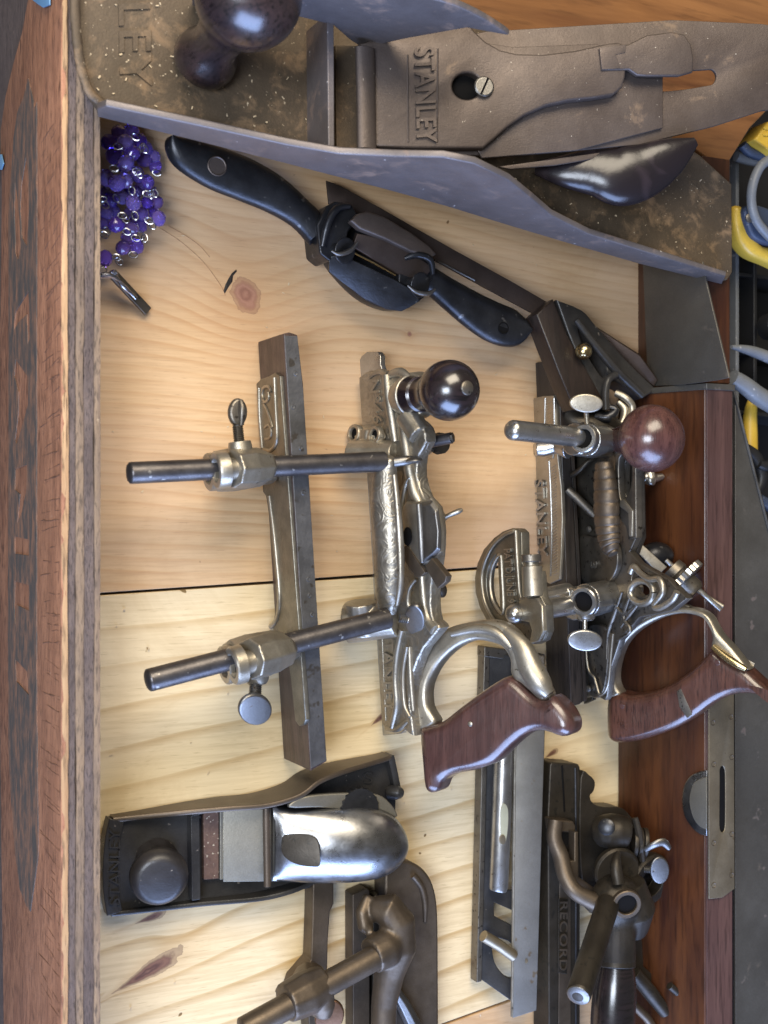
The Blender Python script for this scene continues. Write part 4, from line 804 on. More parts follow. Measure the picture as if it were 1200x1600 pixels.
part("heel_mark", MB().text("S", H(.0102), (568, 1224), (582, 1224), (568, 1206), .0002, .0008), BLACK, bk, 0)
part("bridge_block", MB().pz([(298, 1272), (312, 1270), (314, 1406), (300, 1408)], .018, .008), BLACK, bk, .0008)
part("inner_cheek", MB().pz([(300, 1270), (314, 1268), (318, 1272), (300, 1276)], .022, .008), BLACK, bk, .0006)
part("mouth_strip", MB().pz([(318, 1270), (342, 1268), (342, 1373), (319, 1375)], .0145, .008), RUSTIRON, bk, .0005)
part("mouth_edge", MB().pz([(344, 1268), (350, 1267), (350, 1374), (344, 1375)], .016, .008), BLKIRON, bk, .0004)
f = P3((350, 1270, .017), (350, 1376, .017), (600, 1320, .036))
part("cutting_iron", MB().plate(f, [(349, 1268), (440, 1262), (560, 1256), (590, 1270), (590, 1370), (440, 1377), (349, 1378)], th=.002, off=.0, bev=.0003), BLKIRON, bk, 0)
part("clamp_bar", MB().tpx([(416, 1262, .028), (417, 1330, .028), (418, 1385, .028)], [6, 6, 6], 14), BROWNSIDE, bk, .0003)
# lever cap: a hollow rounded hood
sec = [(426, 1262, 1376, .026, .003), (440, 1262, 1377, .029, .008), (470, 1262, 1379, .033, .012), (510, 1260, 1380, .038, .016), (550, 1258, 1379, .041, .018), (585, 1260, 1374, .041, .018), (610, 1270, 1362, .039, .016), (625, 1288, 1345, .036, .012), (631, 1304, 1328, .032, .006)]
rings = []
for x, ya, yb, zc0, hgt in sm(sec, False, 4):
    a, b = P(x, ya, zc0 - hgt * .3), P(x, yb, zc0 - hgt * .3)
    rings.append([a.lerp(b, t_) + Vector((0, 0, (max(math.sin(math.pi * t_), 0) ** .55) * hgt)) for t_ in [k / 24 for k in range(25)]] + [a.lerp(b, 1 - t_) + Vector((0, 0, -.004)) for t_ in [k / 8 for k in range(9)]])
lc = part("lever_cap", MB().loft(rings), CHROME, bk, 0, ang=60)
hole_px = sm([(440, 1322), (442, 1308), (450, 1303), (470, 1303), (488, 1306), (497, 1316), (500, 1332), (500, 1352), (488, 1354), (466, 1351), (450, 1343), (442, 1334)], True, 3)
def on_mesh_z(px, py):
    lo, hi = .02, .07
    best = None
    for ri in range(len(rings) - 1):
        pass
    return None
def carve(o, cutter):
    c_ = part("carving_tool", cutter, PIT, o.parent, 0)
    b_ = o.modifiers.new("cut", 'BOOLEAN'); b_.object = c_; b_.solver = 'EXACT'
    bpy.context.view_layer.update()
    me = D.meshes.new_from_object(o.evaluated_get(bpy.context.evaluated_depsgraph_get()))
    o.modifiers.clear(); o.data = me; D.objects.remove(c_)
    for p in me.polygons: p.use_smooth = True
    me.set_sharp_from_angle(angle=math.radians(45))
CAPH = P3((436, 1330, .0345), (500, 1340, .0525), (470, 1305, .0425))
carve(lc, MB().prism([shift(CAPH, -.0035)(*p) for p in hole_px], CAPH.n * .02))
part("cap_opening", MB().plate(shift(CAPH, -.0035), hole_px, th=.0006, off=.0007, bev=.0002), IRONDK, bk, 0)
part("cap_wing", MB().plate(H(.037), sm([(452, 1262), (470, 1246), (520, 1240), (580, 1240), (605, 1250), (622, 1275), (600, 1276), (560, 1266), (500, 1262)], True, 3), th=.004, off=0, bev=.0012, res=3), BLKIRON, bk, 0)
part("adjusting_wheel", knurled(P(556, 1262, .0318), (0, .1, 1), wd(33, 560, 1262, .03), .0075, 40, .0012), BLACKM, bk, 0, ang=18)
# front knob
kb, kt = P(243, 1345, .009), P(249, 1373, .036); ka = kt - kb; L = ka.length; kr_ = wd(46, 250, 1372, .036)
part("front_knob", MB().lathe(kb, ka, [(0, 0), (0, kr_ * .82), (.002, kr_ * .82), (.004, kr_ * .7), (L * .45, kr_ * .72), (L * .6, kr_ * .9), (L * .78, kr_ * 1.0), (L * .93, kr_ * .99), (L * 1.06, kr_ * .90), (L * 1.13, kr_ * .78), (L * 1.15, kr_ * .66), (L * 1.155, 0)], 44), metal("dull_dark_knob", (.030, .027, .028), (.016, .014, .0135), (.3, .46), met=.1, sc=40, bmp=.4, speck=(.3, .26, .22), samt=.69, ssc=200), bk, 0, ang=50)

# ================================================================== iron level
lv = thing("iron_level", "slim black and nickel level with glass vial beneath the middle plane's wooden handle", "level", P(790, 1300, 0))
web = P3((752, 1016, .0075), (740, 1530, .0075), (820, 1300, .018))
part("web", MB().plate(web, [(758, 1018), (846, 1032), (838, 1572), (804, 1568), (748, 1528)],
    [sm([(800, 1062), (812, 1060), (812, 1120), (806, 1180), (790, 1230), (786, 1180), (786, 1100)], True, 2) if False else [(788, 1210), (806, 1200), (806, 1385), (802, 1392), (788, 1390)], [(772, 1410), (803, 1424), (803, 1448), (772, 1432)], sm([(771, 1466), (803, 1478), (803, 1524), (790, 1526), (776, 1510), (770, 1490)], True, 3)], .004, .0, .0006), BLACK, lv, 0)
part("left_rail", MB().pz([(757, 1010), (766, 1012), (753, 1534), (745, 1536)], .0105, .001), NICKEL_D, lv, .0008)
part("right_rail", MB().plate(P3((808, 1018, .0215), (801, 1590, .0215), (850, 1030, .030)), [(806, 1020), (850, 1025), (852, 1110), (838, 1578), (801, 1590), (803, 1300)], th=.005, off=.0012, bev=.0006), metal("level_rail_steel", (.18, .165, .14), (.13, .118, .098), (.42, .58), met=.8, sc=22, bmp=.25, speck=(.12, .085, .05), samt=.69, ssc=120), lv, 0)
part("rail_edge", MB().tpx([(806, 1022, .0218), (803, 1300, .0218), (800, 1588, .0218)], 2.4, 8), NICKEL, lv, 0)
part("end_bar", MB().pz([(757, 1010), (852, 1022), (852, 1038), (757, 1026)], .0125, .002), NICKEL_D, lv, .0008)
vt = part("vial_tube", MB().tpx([(788, 1150, .020), (783, 1290, .020), (779, 1386, .020), (778, 1392, .020)], [15, 15, 15, 13], 24), NICKEL_B, lv, .0005)
part("vial", MB().plate(H(.0266), sm([(787, 1255), (793, 1262), (794, 1280), (792, 1305), (788, 1318), (783, 1305), (782, 1280), (783, 1262)], True, 3), th=.001, off=.0004, bev=.0003), VIALGLASS, vt, 0)
part("vial_end", MB().plate(H(.0266), ell(784.5, 1312, 5, 8, 16), th=.001, off=.0008, bev=.0003), BRASS, vt, 0)
part("cross_tube", MB().tpx([(755, 1462, .021), (780, 1477, .021), (803, 1494, .022)], [9, 9, 9], 20), BRASS, lv, .0004)
part("rivet", MB().lathe(shift(P3((808, 1018, .0215), (801, 1590, .0215), (850, 1030, .030)), .0012)(822, 1502), Vector((-1, 0, .5)), [(0, .0016), (.0004, .0015), (.0005, 0)], 12), BRASS, lv, 0)

# ================================================================== right combination plane
rp = thing("combination_plane", "bright nickel combination plane with brown knob and half-round slotted rest beside mahogany level", "combination plane", P(930, 850, 0))
fz = .031
fe = part("fence", MB().pz([(872, 560), (884, 559), (912, 1096), (905, 1101), (892, 1104)], fz, .001), DARKWOOD, rp, .0008)
FR = V((872, 560, fz), (892, 1104, fz))
part("fence_casting", MB().plate(FR, [(831, 632), (838, 622), (850, 619), (868, 618), (871, 640), (873, 700), (880, 760), (882, 810), (880, 870), (878, 905), (862, 912), (850, 905), (830, 900), (827, 800), (828, 700)], th=.0032, off=.002, bev=.0006), NICKEL, fe, 0)
part("letter_panel", merge(relief(FR, [(858, 720), (861, 780), (862, 840), (860, 900)], 2.2, .002), relief(FR, [(852, 622), (851, 660), (849, 700)], 2, .002), relief(FR, [(866, 622), (866, 690), (864, 716)], 2.4, .002)), NICKEL_B, fe, 0)
part("lettering", MB().text("STANLEY", shift(FR, .0022), (838, 750), (844, 868), (851, 749), .0004, .0014, .01, 1.05), NICKEL_B, fe, 0)
hz = MB()
for k in range(22):
    y = 628 + k * 4.2
    hz.tube([shift(FR, .002)(853.5, y + 3), shift(FR, .002)(864, y - 2)], .0005, 5)
for k in range(36):
    y = 728 + k * 4.8; x0 = 861 + (k / 36) * 3
    hz.tube([shift(FR, .002)(x0 + 1, y + 3), shift(FR, .002)(x0 + 8, y - 2)], .0005, 5)
part("hatching", hz, NICKEL, fe, 0)["kind"] = "stuff"
part("slot_screw", MB().lathe(shift(FR, .002)(838, 702), FR.n, [(0, .0042), (.0012, .0042), (.0016, .0034), (.0016, 0)], 18), NICKEL_D, fe, .0002)
part("fence_edge", MB().pz([(884.5, 560), (890, 562), (918, 1094), (912.5, 1097)], fz - .006, .001), DARKWOOD, fe, .0006)
# main stock: an upright plate, dark, with engraved nickel frames
M2 = V((905, 620, .020), (925, 1090, .020), 0)
mp = [(902, 700), (940, 690), (998, 700), (1000, 830), (985, 862), (1000, 880), (1045, 905), (1075, 935), (1050, 955), (1000, 965), (970, 1000), (955, 1045), (950, 1088), (946, 1094), (930, 1086), (918, 1090), (906, 900)]
part("main_stock", MB().plate(M2, mp, [sm([(978, 722), (994, 715), (994, 800), (978, 770)], True, 2), sm([(988, 905), (998, 888), (1020, 905), (1018, 925), (1000, 930)], True, 3)], .006, .001, .001), NICKEL_D, rp, 0)
part("skate", MB().plate(shift(M2, -.006), [(886, 640), (930, 630), (1000, 690), (1003, 840), (940, 1000), (925, 1094), (912, 1100), (900, 900)], th=.004, off=0, bev=.0006), IRONDK, rp, 0)
part("side_panel", MB().plate(shift(M2, .004), sm([(908, 842), (925, 838), (945, 842), (964, 850), (968, 880), (958, 905), (940, 915), (912, 905)], True, 3), th=.005, off=.002, bev=.0012), NICKEL_D, rp, 0)
part("number_mark", MB().text("3", shift(M2, .0062), (934, 877), (934, 888), (924, 877), .0003, .0008), NICKEL_B, rp, 0)
part("lower_panel", MB().plate(shift(M2, .004), sm([(918, 985), (935, 975), (950, 985), (952, 1010), (948, 1060), (940, 1086), (925, 1088), (918, 1050)], True, 3), th=.004, off=.001, bev=.001), NICKEL_D, rp, 0)
part("panel_ridge", relief(M2, [(917, 985), (916, 1020), (920, 1048), (928, 1058), (932, 1070), (938, 1086), (950, 1070), (955, 1020), (958, 990)], 2.2, .007), NICKEL, rp, 0)
for x, y in ((920, 1076), (921, 827), (890, 723)):
    part("slot_screw", MB().lathe(shift(M2, .006)(x, y), M2.n, [(0, .0024), (.001, .0024), (.0016, .0016), (.0017, 0)], 14), NICKEL_B, rp, 0)
for k, pts in enumerate(([(972, 925), (960, 960), (950, 990), (948, 1030)], [(985, 930), (975, 965), (985, 985), (965, 1000)], [(962, 945), (975, 960), (990, 950)], [(1000, 940), (985, 958), (970, 980)])):
    part("leaf_relief", relief(M2, pts, [2.5, 4, 3.5, 2] if len(pts) == 4 else [2.5, 4, 2], .005), NICKEL_D, rp, 0)
part("frame", MB().plate(shift(M2, .004), [(968, 702), (1000, 706), (1001, 840), (990, 842), (984, 822), (972, 806), (966, 780)], [sm([(974, 716), (986, 712), (994, 730), (992, 762), (982, 780), (975, 775)], True, 3)], .006, .004, .001), NICKEL_D, rp, 0)
part("frame_bar", MB().plate(shift(M2, .008), [(970, 782), (976, 780), (990, 798), (989, 838), (984, 838), (983, 802), (968, 790)], th=.003, off=.001, bev=.0006), NICKEL, rp, 0)
# ribbed arch between the rods
ar = sm([(943, 722, 15), (945, 745, 20), (947, 775, 22.5), (948, 810, 23), (950, 835, 21), (953, 852, 18), (958, 866, 9)], False, 14)
G = shift(M2, .016)
part("ribbed_bridge", MB().tube([G(a, b) for a, b, _ in ar], [(r - (1.5 if i % 8 == 0 else .5 if i % 8 in (1, 7) else 0)) * .00045 for i, (_, _, r) in enumerate(ar)], 20, .8, M2.n), BRONZE, rp, 0)
part("bridge_tip", MB().tpx([(948, 846, .050), (953, 858, .052), (960, 866, .052), (966, 862, .050)], [14, 13, 10, 5], 16, 3), NICKEL, rp, 0)
part("dark_arch", MB().tpx([(894, 742, .032), (905, 735, .04), (918, 722, .045), (930, 715, .046)], [5, 4, 4, 4], 10, 3), IRONDK, rp, 0)
part("depth_rod", MB().tpx([(886, 764, .03), (905, 782, .034), (930, 806, .038)], [7, 7, 7], 16), NICKEL_D, rp, .0003)
# front rod, boss, oval screw
part("fence_rod", rod((800, 672, .090), (930, 686, .066), wd(16, 830, 678, .085), 26, .5), NICKEL_B, rp, .0003)
bs = part("rod_boss", merge(MB().tube([P(896, 686, .064), P(925, 690, .058), P(960, 690, .052)], [.0115, .0118, .010], 16), MB().tube([P(916, 687, .072), P(945, 690, .062)], [.0115, .0105], 16), MB().tube([P(890, 700, .05), P(870, 696, .040), P(848, 701, .034), P(836, 702, .032)], [.008, .006, .006, .005], 12)), NICKEL_B, rp, remesh=.0007, smooth=2)
part("bore_ring", MB().bush(P(914, 686, .076), Vector((-.85, .05, .5)), .0098, .0066, .004, .006), NICKEL_B, bs, 0)
part("bore_shade", MB().lathe(P(914, 686, .076) + Vector((-.85, .05, .5)) * .001, Vector((-.85, .05, .5)), [(0, .0066), (.0003, .0066), (.0003, 0)], 20), PIT, bs, 0)  # dark disc paints the shade in the front boss hole
fo = onplane(P(915, 630, .080), Vector((-.45, -.12, .9)))
oval_screw(rp, (918, 668, .070), (916, 644, .076), 916, 630, fo, 26.5, 15, 3, NICKEL, .0032, .0008, 4)
part("screw_collar", MB().lathe(P(917, 672, .070), P(916, 650, .074) - P(917, 672, .070), [(0, .0065), (.003, .0065), (.0042, .005), (.0042, 0)], 22), NICKEL_B, bs, 0)
# knob
kb, kt = P(946, 690, .052), P(1018, 685, .100); ka = kt - kb; L = ka.length; kr_ = wd(53, 1017, 685, .10)
prof = [(-.006, 0), (-.006, kr_ * .42), (0, kr_ * .44), (.004, kr_ * .44), (.006, kr_ * .38), (L * .26, kr_ * .36), (L * .32, kr_ * .42)]
for i in range(0, 19):
    a = math.radians(-52 + i * 140 / 18); prof.append((L + kr_ * math.sin(a) * .94, kr_ * math.cos(a)))
prof.append((L + kr_ * .945, 0))
part("front_knob", MB().lathe(kb, ka, prof, 48), ROSEK, rp, 0, ang=60)
part("knob_collar", MB().lathe(kb, ka, [(-.004, kr_ * .5), (.002, kr_ * .5), (.004, kr_ * .46), (.0042, kr_ * .3)], 30), NICKEL_D, rp, 0)
part("wing_nut", MB().tpx([(996, 744, .040), (1016, 748, .040), (1036, 744, .040)], [6, 8, 5], 12, 3).tpx([(1014, 738, .040), (1016, 750, .042), (1015, 758, .042)], [9, 10, 7], 12, 2), NICKEL_B, rp, remesh=.0009, smooth=2)
part("curl", MB().tpx([(962, 614, .04), (978, 622, .045), (988, 636, .046), (984, 656, .046)], [6, 6, 6, 5], 12, 3), NICKEL, rp, 0)
part("curl", MB().tpx([(966, 628, .04), (976, 640, .043), (974, 655, .044), (966, 668, .044)], [5, 7, 6, 4], 12, 3), NICKEL, rp, 0)
part("blue_wing", MB().tpx([(930, 650, .040), (950, 652, .046), (962, 640, .048), (952, 636, .046)], [7, 9, 6, 4], 12, 3), BLACKM, rp, 0)
part("stock_nose", MB().tpx([(880, 640, .022), (900, 660, .03), (930, 668, .036), (960, 680, .04)], [18, 20, 20, 18], 14, 3), IRONDK, rp, 0)
# half-round slotted rest
XR = V((748, 905, .006), (750, 960, .006), 0); XR = onplane(P(748, 905, .006), Vector((-1, 0, 0)))
rest = [(806, 825), (815, 826), (821, 832), (822, 880), (828, 892), (846, 892), (848, 900), (849, 920), (851, 932), (858, 945), (860, 985), (854, 1000), (842, 1006), (828, 1006), (800, 996), (782, 985), (768, 972), (756, 950), (749, 925), (748, 903), (752, 880), (762, 858), (778, 840), (792, 830)]
hole_ = sm([(783, 868), (776, 872), (768, 890), (766, 915), (770, 938), (780, 955), (786, 958), (787, 940), (785, 900)], True, 3)
rs = part("half_round_rest", MB().plate(XR, rest, [hole_], .007, .0035, .0009), NICKEL_P, rp, 0)
part("rest_rim", MB().tube([shift(XR, .0045)(*p) for p in sm([(803, 830), (788, 836), (770, 853), (757, 880), (753, 905), (756, 935), (764, 956), (776, 974), (796, 988), (812, 996)], False, 4)], .0014, 10).tube([shift(XR, .0045)(*p) for p in [(806, 829), (808, 870), (812, 925), (814, 936), (826, 936)]], .0014, 10), NICKEL, rs, 0)
part("slot_rim", MB().tube([shift(XR, .0036)(*p) for p in hole_ + hole_[:1]], .0012, 8), NICKEL, rs, 0)
part("lettering", MB().text("PAT\u2019D.JUNE 9", shift(XR, .0036), (786, 858), (792, 942), (800, 857), .0002, .0011, .012, 1.0), NICKEL_B, rs, 0)
part("screw_barrel", MB().tube([shift(XR, .004)(831, 885), shift(XR, .004)(834, 932)], [.0068, .0074], 20).tube([shift(XR, .004)(830.5, 878), shift(XR, .004)(831, 885)], .005, 18), NICKEL, rs, .0004)
part("cheese_head", MB().tube([shift(XR, .005)(830, 866), shift(XR, .005)(830.4, 878)], [.0066, .0066], 24), NICKEL_D, rs, .0006)
part("lower_slot", MB().plate(shift(XR, .0036), sm([(800, 988), (812, 974), (828, 970), (838, 974), (841, 985), (838, 996), (828, 998), (812, 996)], True, 3), th=.0008, off=.0004, bev=.0002), NICKEL_D, rs, 0)
part("corner_block", MB().plate(XR, [(822, 938), (834, 934), (850, 934), (858, 946), (860, 985), (852, 1001), (838, 1006), (842, 985), (838, 972), (824, 970)], th=.009, off=.006, bev=.0012), NICKEL, rs, 0)
part("fence_rod", rod((803, 959, .0665), (945, 938, .040), wd(15.5, 830, 952, .06), 26, .8), NICKEL_B, rp, .0003)
b3 = part("rod_boss", merge(MB().tube([P(893, 944, .050), P(930, 936, .046), P(975, 922, .040)], [.0118, .0122, .0105], 16), MB().tube([P(915, 938, .058), P(945, 932, .05), P(985, 920, .044)], [.0118, .0118, .009], 16), MB().tube([P(840, 938, .044), P(890, 925, .042)], [.008, .007], 12), MB().tube([P(985, 920, .044), P(1000, 920, .044)], [.006, .005], 12)), NICKEL_B, rp, remesh=.0007, smooth=2)
part("bore_ring", MB().bush(P(914, 939, .062), Vector((-.85, -.1, .5)), .0102, .0070, .004, .006), NICKEL_B, b3, 0)
part("bore_shade", MB().lathe(P(914, 939, .062) + Vector((-.85, -.1, .5)) * .001, Vector((-.85, -.1, .5)), [(0, .007), (.0003, .007), (.0003, 0)], 20), PIT, b3, 0)  # dark disc paints the shade in the rear boss hole
fo = onplane(P(914, 1000, .066), Vector((-.45, -.25, .9)))
oval_screw(rp, (914, 966, .060), (914, 988, .064), 914, 1001, fo, 27.5, 16.5, 4, NICKEL_B, .003, .0008, 4)
part("screw_collar", MB().lathe(P(915, 960, .058), (0, -1, .1), [(0, .0068), (.003, .0064), (.0046, .0048), (.0046, 0)], 22), NICKEL_B, b3, 0)
# depth adjuster
part("cutter_bar", MB().plate(P3((965, 825, .052), (1040, 893, .070), (975, 815, .054)), [(963, 830), (972, 822), (1042, 886), (1030, 897)], th=.004, off=.001, bev=.0005), NICKEL, rp, 0)
part("adjuster_shaft", MB().tpx([(1040, 875, .068), (1085, 915, .078), (1126, 953, .086)], [4, 4, 4], 14), NICKEL_B, rp, .0003)
part("adjuster_shaft", MB().tpx([(1050, 884, .064), (1092, 924, .074), (1130, 948, .084)], [3.4, 3.4, 3.4], 14), NICKEL, rp, .0003)
axw = P(1076, 912, .076) - P(1046, 884, .066)
part("adjuster_wheel", knurled(P(1061, 903, .070), axw, wd(41, 1066, 903, .07), .0056, 52, .0011), NICKEL_B, rp, 0, ang=18)
part("wheel_hub", MB().lathe(P(1048, 888, .066), axw, [(0, .009), (.006, .0095), (.008, .008), (.022, .008), (.025, .006), (.025, 0)], 24), NICKEL_D, rp, .0004)
part("dark_knob", MB().ball(P(1026, 868, .050), wd(27, 1026, 868, .05), (1.1, .8, .8)), BLACKM, rp, 0)
part("lug_ring", MB().tube([shift(M2, .006)(*p) for p in ell(1003, 925, 18, 18, 22) + ell(1003, 925, 18, 18, 22)[:1]], .0025, 10), NICKEL, rp, 0)
part("lug_ring", MB().tube([shift(M2, .008)(*p) for p in sm([(985, 895), (990, 885), (1000, 895), (1015, 905), (1030, 905), (1036, 925), (1022, 945), (1030, 950), (1050, 938), (1058, 925)], False, 4)], .0022, 10), NICKEL, rp, 0)
# handle ring and grip
HR = V((955, 1095, .026), (948, 980, .026), 26)
ro_ = [(948, 1075), (948, 1050), (956, 1020), (970, 995), (990, 975), (1018, 960), (1045, 952), (1068, 949), (1092, 952), (1110, 963), (1126, 990), (1146, 1012), (1162, 1032), (1172, 1046), (1166, 1044), (1148, 1034), (1130, 1022)]
ri_ = [(1114, 1010), (1115, 995), (1108, 975), (1098, 964), (1072, 958), (1045, 962), (1020, 972), (995, 988), (976, 1010), (966, 1040), (964, 1062), (968, 1076), (972, 1084), (958, 1092)]
part("handle_ring", MB().plate(HR, sm(ro_ + ri_, True, 3), th=.013, off=.004, bev=.003, res=4), NICKEL, rp, 0)
part("ring_web", MB().plate(HR, sm([(946, 1080), (944, 1040), (955, 990), (975, 965), (1010, 945), (1045, 940), (1080, 948), (1045, 954), (1010, 966), (980, 992), (964, 1025), (956, 1060)], True, 3), th=.005, off=.001, bev=.001), NICKEL_D, rp, 0)
grip = [(952, 1092), (968, 1082), (990, 1086), (1030, 1078), (1070, 1056), (1100, 1030), (1116, 1014), (1130, 1024), (1150, 1036), (1168, 1046), (1190, 1066), (1215, 1086), (1240, 1100), (1236, 1112), (1205, 1092), (1180, 1084), (1150, 1084), (1120, 1096), (1090, 1118), (1055, 1138), (1010, 1154), (975, 1160), (957, 1156), (951, 1140)]
part("grip", MB().plate(HR, sm(grip, True, 3), th=.023, off=.006, bev=.0065, res=6), ROSE2, rp, 0)
part("ring_tongue", relief(HR, [(1114, 1010), (1130, 1024), (1150, 1038), (1166, 1046)], [5, 7, 7, 4], .006), GOLDBR, rp, 0)
part("grip_scar", MB().plate(shift(HR, .006), [(1058, 1080), (1064, 1076), (1082, 1116), (1074, 1122), (1062, 1104)], th=.0004, off=.0004, bev=.0001), NICKEL_D, rp, 0)
for x, y in ((1121, 1035), (972, 1103)):
    part("grip_rivet", MB().lathe(shift(HR, .0058)(x, y), HR.n, [(0, .0019), (.0006, .0019), (.0008, .0014), (.0005, 0)], 14), ROSE, rp, 0)

# ================================================================== dark rebate plane at lower right
dp = thing("rebate_plane", "dark iron rebate plane with a forward-pointing rod, lower right against the mahogany level", "rebate plane", P(930, 1420, 0))
DB = V((858, 1192, .002), (852, 1600, .002), 0)
fe = part("fence", MB().pz([(862, 1191), (905, 1194), (907, 1200), (907, 1300), (907, 1720), (885, 1720), (858, 1720), (856, 1280), (860, 1196)], .022, .001), IRONDK, dp, .0014)
part("fence_face", MB().pz([(875, 1330), (892, 1332), (892, 1720), (872, 1720)], .0232, .0222), BRONZE, fe, .0004)
part("letter_panel", MB().pz([(873, 1404), (888, 1405), (886, 1522), (872, 1520)], .0238, .0233), IRONDK, fe, .0003)
part("lettering", MB().text("RECORD", H(.0239), (874, 1408), (873, 1516), (886, 1408), .0003, .0010, .01, 1.1), BRONZE, fe, 0)
part("fence_groove", MB().tpx([(878, 1196, .0222), (880, 1230, .0222), (882, 1268, .0222)], 1.5, 6), PIT, fe, 0)
part("fence_groove", MB().tpx([(899, 1200, .0224), (900, 1300, .0224), (900, 1700, .0224)], 1.8, 6), BLACKM, fe, 0)
part("clip", MB().pz([(864, 1280), (896, 1283), (900, 1290), (900, 1302), (866, 1300)], .032, .02), BRONZE, dp, .0015)
part("bent_arm", MB().tpx([(868, 1282, .032), (866, 1310, .034), (876, 1338, .038), (884, 1370, .044), (900, 1394, .050), (935, 1412, .056)], [12, 12, 13, 13, 13, 14], 16, 5), BRONZE, dp, 0)
part("arm_plate", MB().plate(H(.040), [(898, 1300), (904, 1300), (904, 1370), (940, 1395), (930, 1430), (912, 1412), (886, 1360), (884, 1345), (898, 1345)], th=.008, off=0, bev=.001), BRONZE, dp, 0)
part("back_plate", MB().pz(sm([(908, 1216), (922, 1212), (930, 1222), (928, 1236), (922, 1244), (928, 1256), (945, 1261), (970, 1262), (985, 1275), (996, 1300), (996, 1420), (930, 1420), (908, 1360)], True, 3), .024, .006), IRONDK, dp, .0008)
part("knuckle", MB().tpx([(938, 1300, .036), (955, 1298, .044), (980, 1300, .048)], [24, 27, 24], 20, 3), IRONDK, dp, remesh=.0013)
part("knuckle_screw", MB().lathe(P(948, 1292, .056), (-.7, .2, .7), [(0, .006), (.002, .006), (.003, .004), (.003, 0)], 18), BLACKM, dp, .0003)
for x in (988, 996, 1004): part("washer", MB().lathe(P(x, 1316, .046), (1, -.1, .5), [(0, .0105), (.0018, .0108), (.003, .0105), (.003, 0)], 26), IRONDK, dp, .0003)
part("spike", MB().tpx([(992, 1278, .052), (1000, 1310, .054), (1004, 1345, .052)], [5, 6, 5], 8, 2), IRONDK, dp, 0)
part("wing_screw", MB().tpx([(1008, 1328, .056), (1022, 1320, .062), (1036, 1316, .064), (1046, 1326, .064)], [5, 6, 7, 4], 12, 4, .6), STEEL, dp, 0)
part("big_ring", MB().lathe(P(1006, 1370, .034), (.15, -.2, 1), [(0, .020), (.006, .0205), (.009, .0185), (.009, .012), (.003, .011), (0, .011)], 34), IRONDK, dp, .0006)
fo = onplane(P(1031, 1360, .056), Vector((-.2, -.3, 1)))
oval_screw(dp, (1006, 1358, .05), (1022, 1359, .054), 1031, 1360, fo, 15, 21, 0, STEEL, .003, .0006, 6)
bb = part("rod_boss", merge(MB().ball(P(962, 1408, .056), .019, (1, 1, .9)), MB().tube([P(975, 1380, .054), P(985, 1420, .054), P(985, 1450, .046)], [.015, .018, .013], 18), MB().tube([P(962, 1400, .056), P(962, 1440, .056), P(962, 1500, .056)], [.017, .0135, .0145], 20)), IRONDK, dp, remesh=.0012, smooth=4)
part("boss_leaf", MB().tpx([(966, 1380, .068), (962, 1352, .066), (966, 1332, .062)], [10, 9, 4], 12, 3), IRONDK, dp, 0)
part("bore_ring", MB().bush(P(978, 1411, .074), Vector((-.35, -.2, 1)), .0105, .0072, .003, .004), BRONZE, bb, 0)
part("bore_shade", MB().lathe(P(978, 1411, .0748), Vector((-.35, -.2, 1)), [(0, .0072), (.0003, .0072), (.0003, 0)], 20), PIT, bb, 0)  # shade inside this boss hole, painted as a dark disc
part("side_disc", MB().lathe(P(960, 1356, .045), (-.2, -.2, 1), [(0, .017), (.004, .0175), (.006, .016), (.006, 0)], 28), IRONDK, dp, .0004)
rd = part("fence_rod", rod((904, 1554, .118), (950, 1412, .066), wd(19, 925, 1490, .09), 26, .3), IRONDK, dp, .0003)
part("rod_tip", MB().lathe(P(904, 1554, .118), P(904, 1554, .118) - P(950, 1412, .066), [(-.001, wd(19, 904, 1554, .118)), (.0012, wd(18, 904, 1554, .118)), (.0022, wd(12, 904, 1554, .118)), (.0024, 0)], 26), STEEL, rd, .0002)
part("sleeve_ring", MB().tpx([(962, 1496, .056), (962, 1510, .057)], [31, 31], 24), IRONDK, dp, .001)
part("handle", MB().tpx([(962, 1508, .056), (961, 1540, .057), (958, 1590, .058), (957, 1660, .058), (957, 1720, .058)], [28, 33, 35, 35, 34], 26, 3), EBONY, dp, 0)
part("rear_frame", MB().plate(H(.03), [(985, 1450), (1004, 1470), (1006, 1510), (1060, 1560), (1050, 1580), (1000, 1535), (985, 1505)], th=.008, off=0, bev=.001), IRONDK, dp, 0)
part("adjuster_rod", MB().tpx([(990, 1520, .036), (1015, 1550, .038), (1040, 1582, .040)], [11, 12, 10], 16), IRONDK, dp, .0004)
part("adjuster_rod", MB().tpx([(985, 1565, .034), (1010, 1590, .035), (1030, 1620, .035)], [7, 7, 7], 14), BRONZE, dp, .0004)
part("adjuster_wheel", MB().lathe(P(1062, 1580, .040), P(1100, 1560, .05) - P(1062, 1580, .04), [(0, .006), (.002, .0155), (.006, .0165), (.010, .0155), (.010, .012), (.014, .0175), (.022, .0185), (.026, .017), (.026, 0)], 36), IRONDK, dp, .0005)
part("end_cap", MB().tpx([(1046, 1540, .05), (1060, 1552, .05)], [6, 6], 14), IRONDK, dp, .0003)
part("peg", MB().tpx([(1002, 1443, .04), (1014, 1440, .044)], [4.5, 4.5], 12), NICKEL, dp, .0003)

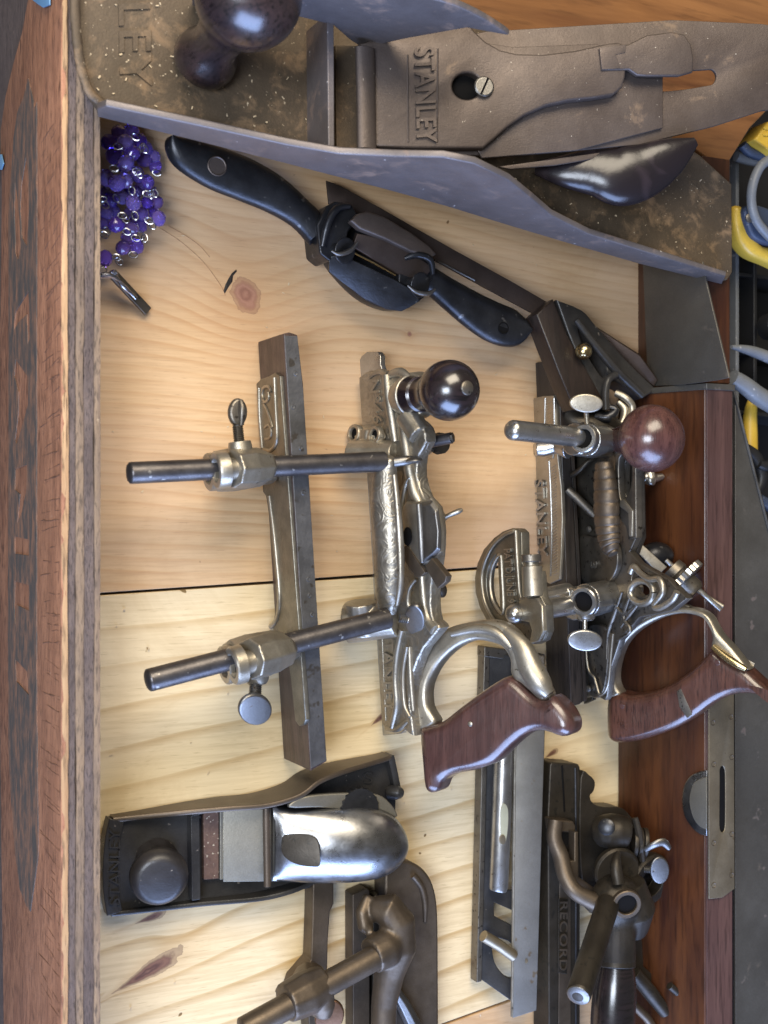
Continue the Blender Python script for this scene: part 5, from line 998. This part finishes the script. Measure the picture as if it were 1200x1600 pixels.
# ================================================================== brown plough plane at the bottom
pp = thing("plough_plane", "brown bronze plough plane cut off by the photo's bottom edge, under the block plane", "plough plane", P(590, 1520, 0))
part("fence_bar", MB().pz(sm([(490, 1340), (522, 1340), (522, 1412), (516, 1425), (513, 1470), (512, 1520), (512, 1700), (488, 1700), (480, 1560), (455, 1545), (460, 1530), (486, 1500), (488, 1440)], True, 1), .016, .001), BRONZE, pp, .0012)
part("fence_boss", merge(MB().tube([P(446, 1568, .050), P(478, 1552, .047), P(508, 1534, .045)], [.0125, .0142, .0115], 10), MB().tube([P(484, 1530, .02), P(484, 1545, .04)], [.012, .012], 12), MB().tube([P(500, 1540, .05), P(505, 1570, .048), P(502, 1585, .046)], [.008, .008, .007], 12)), BRONZE, pp, remesh=.0012, smooth=4)
part("fence_rod", rod((380, 1610, .054), (590, 1494, .046), wd(20, 480, 1550, .05), 24, .2), BRONZE, pp, .0003)
oval_screw(pp, (500, 1568, .046), (506, 1578, .047), 515, 1588, onplane(P(515, 1588, .05), Vector((-.3, -.1, 1))), 22, 27, 25, metal("coppery_screw", (.3, .17, .1), (.2, .11, .07), (.35, .5), sc=50, bmp=.3), .0032, .0008, 8)
part("skate", MB().pz([(551, 1398), (574, 1388), (578, 1392), (578, 1720), (552, 1720)], .014, .001), BRONZE, pp, .0008)
part("skate_inner", MB().pz([(584, 1400), (590, 1395), (610, 1405), (612, 1720), (580, 1720)], .010, .001), IRONDK, pp, .0008)
part("stock", merge(MB().tube([P(580, 1494, .044), P(602, 1482, .042), P(612, 1470, .04)], [.0118, .0125, .0105], 18), MB().tube([P(585, 1420, .030), P(605, 1420, .036), P(620, 1440, .038), P(622, 1480, .038), P(608, 1520, .034), P(600, 1570, .032), P(598, 1720, .032)], [.0085, .0115, .0125, .0125, .0105, .0088, .009], 16), MB().tube([P(575, 1398, .028), P(566, 1425, .030), P(570, 1448, .032), P(580, 1455, .034)], [.003, .005, .005, .004], 12)), BRONZE, pp, remesh=.0012, smooth=4)
part("side_plate", MB().pz(sm([(602, 1350), (628, 1344), (650, 1350), (668, 1365), (680, 1390), (685, 1430), (686, 1520)], False, 4) + [(687, 1720), (602, 1720)], .020, .001), BRONZE, pp, .003)
part("plate_relief", MB().tpx([(645, 1368, .0205), (658, 1385, .0205), (664, 1410, .0205), (664, 1440, .0205)], [5, 5, 5, 3], 10, 3), BRONZE, pp, 0)
part("brace", MB().tpx([(612, 1540, .028), (630, 1570, .026), (655, 1620, .024)], [8, 12, 14], 8), STEEL, pp, .0008)
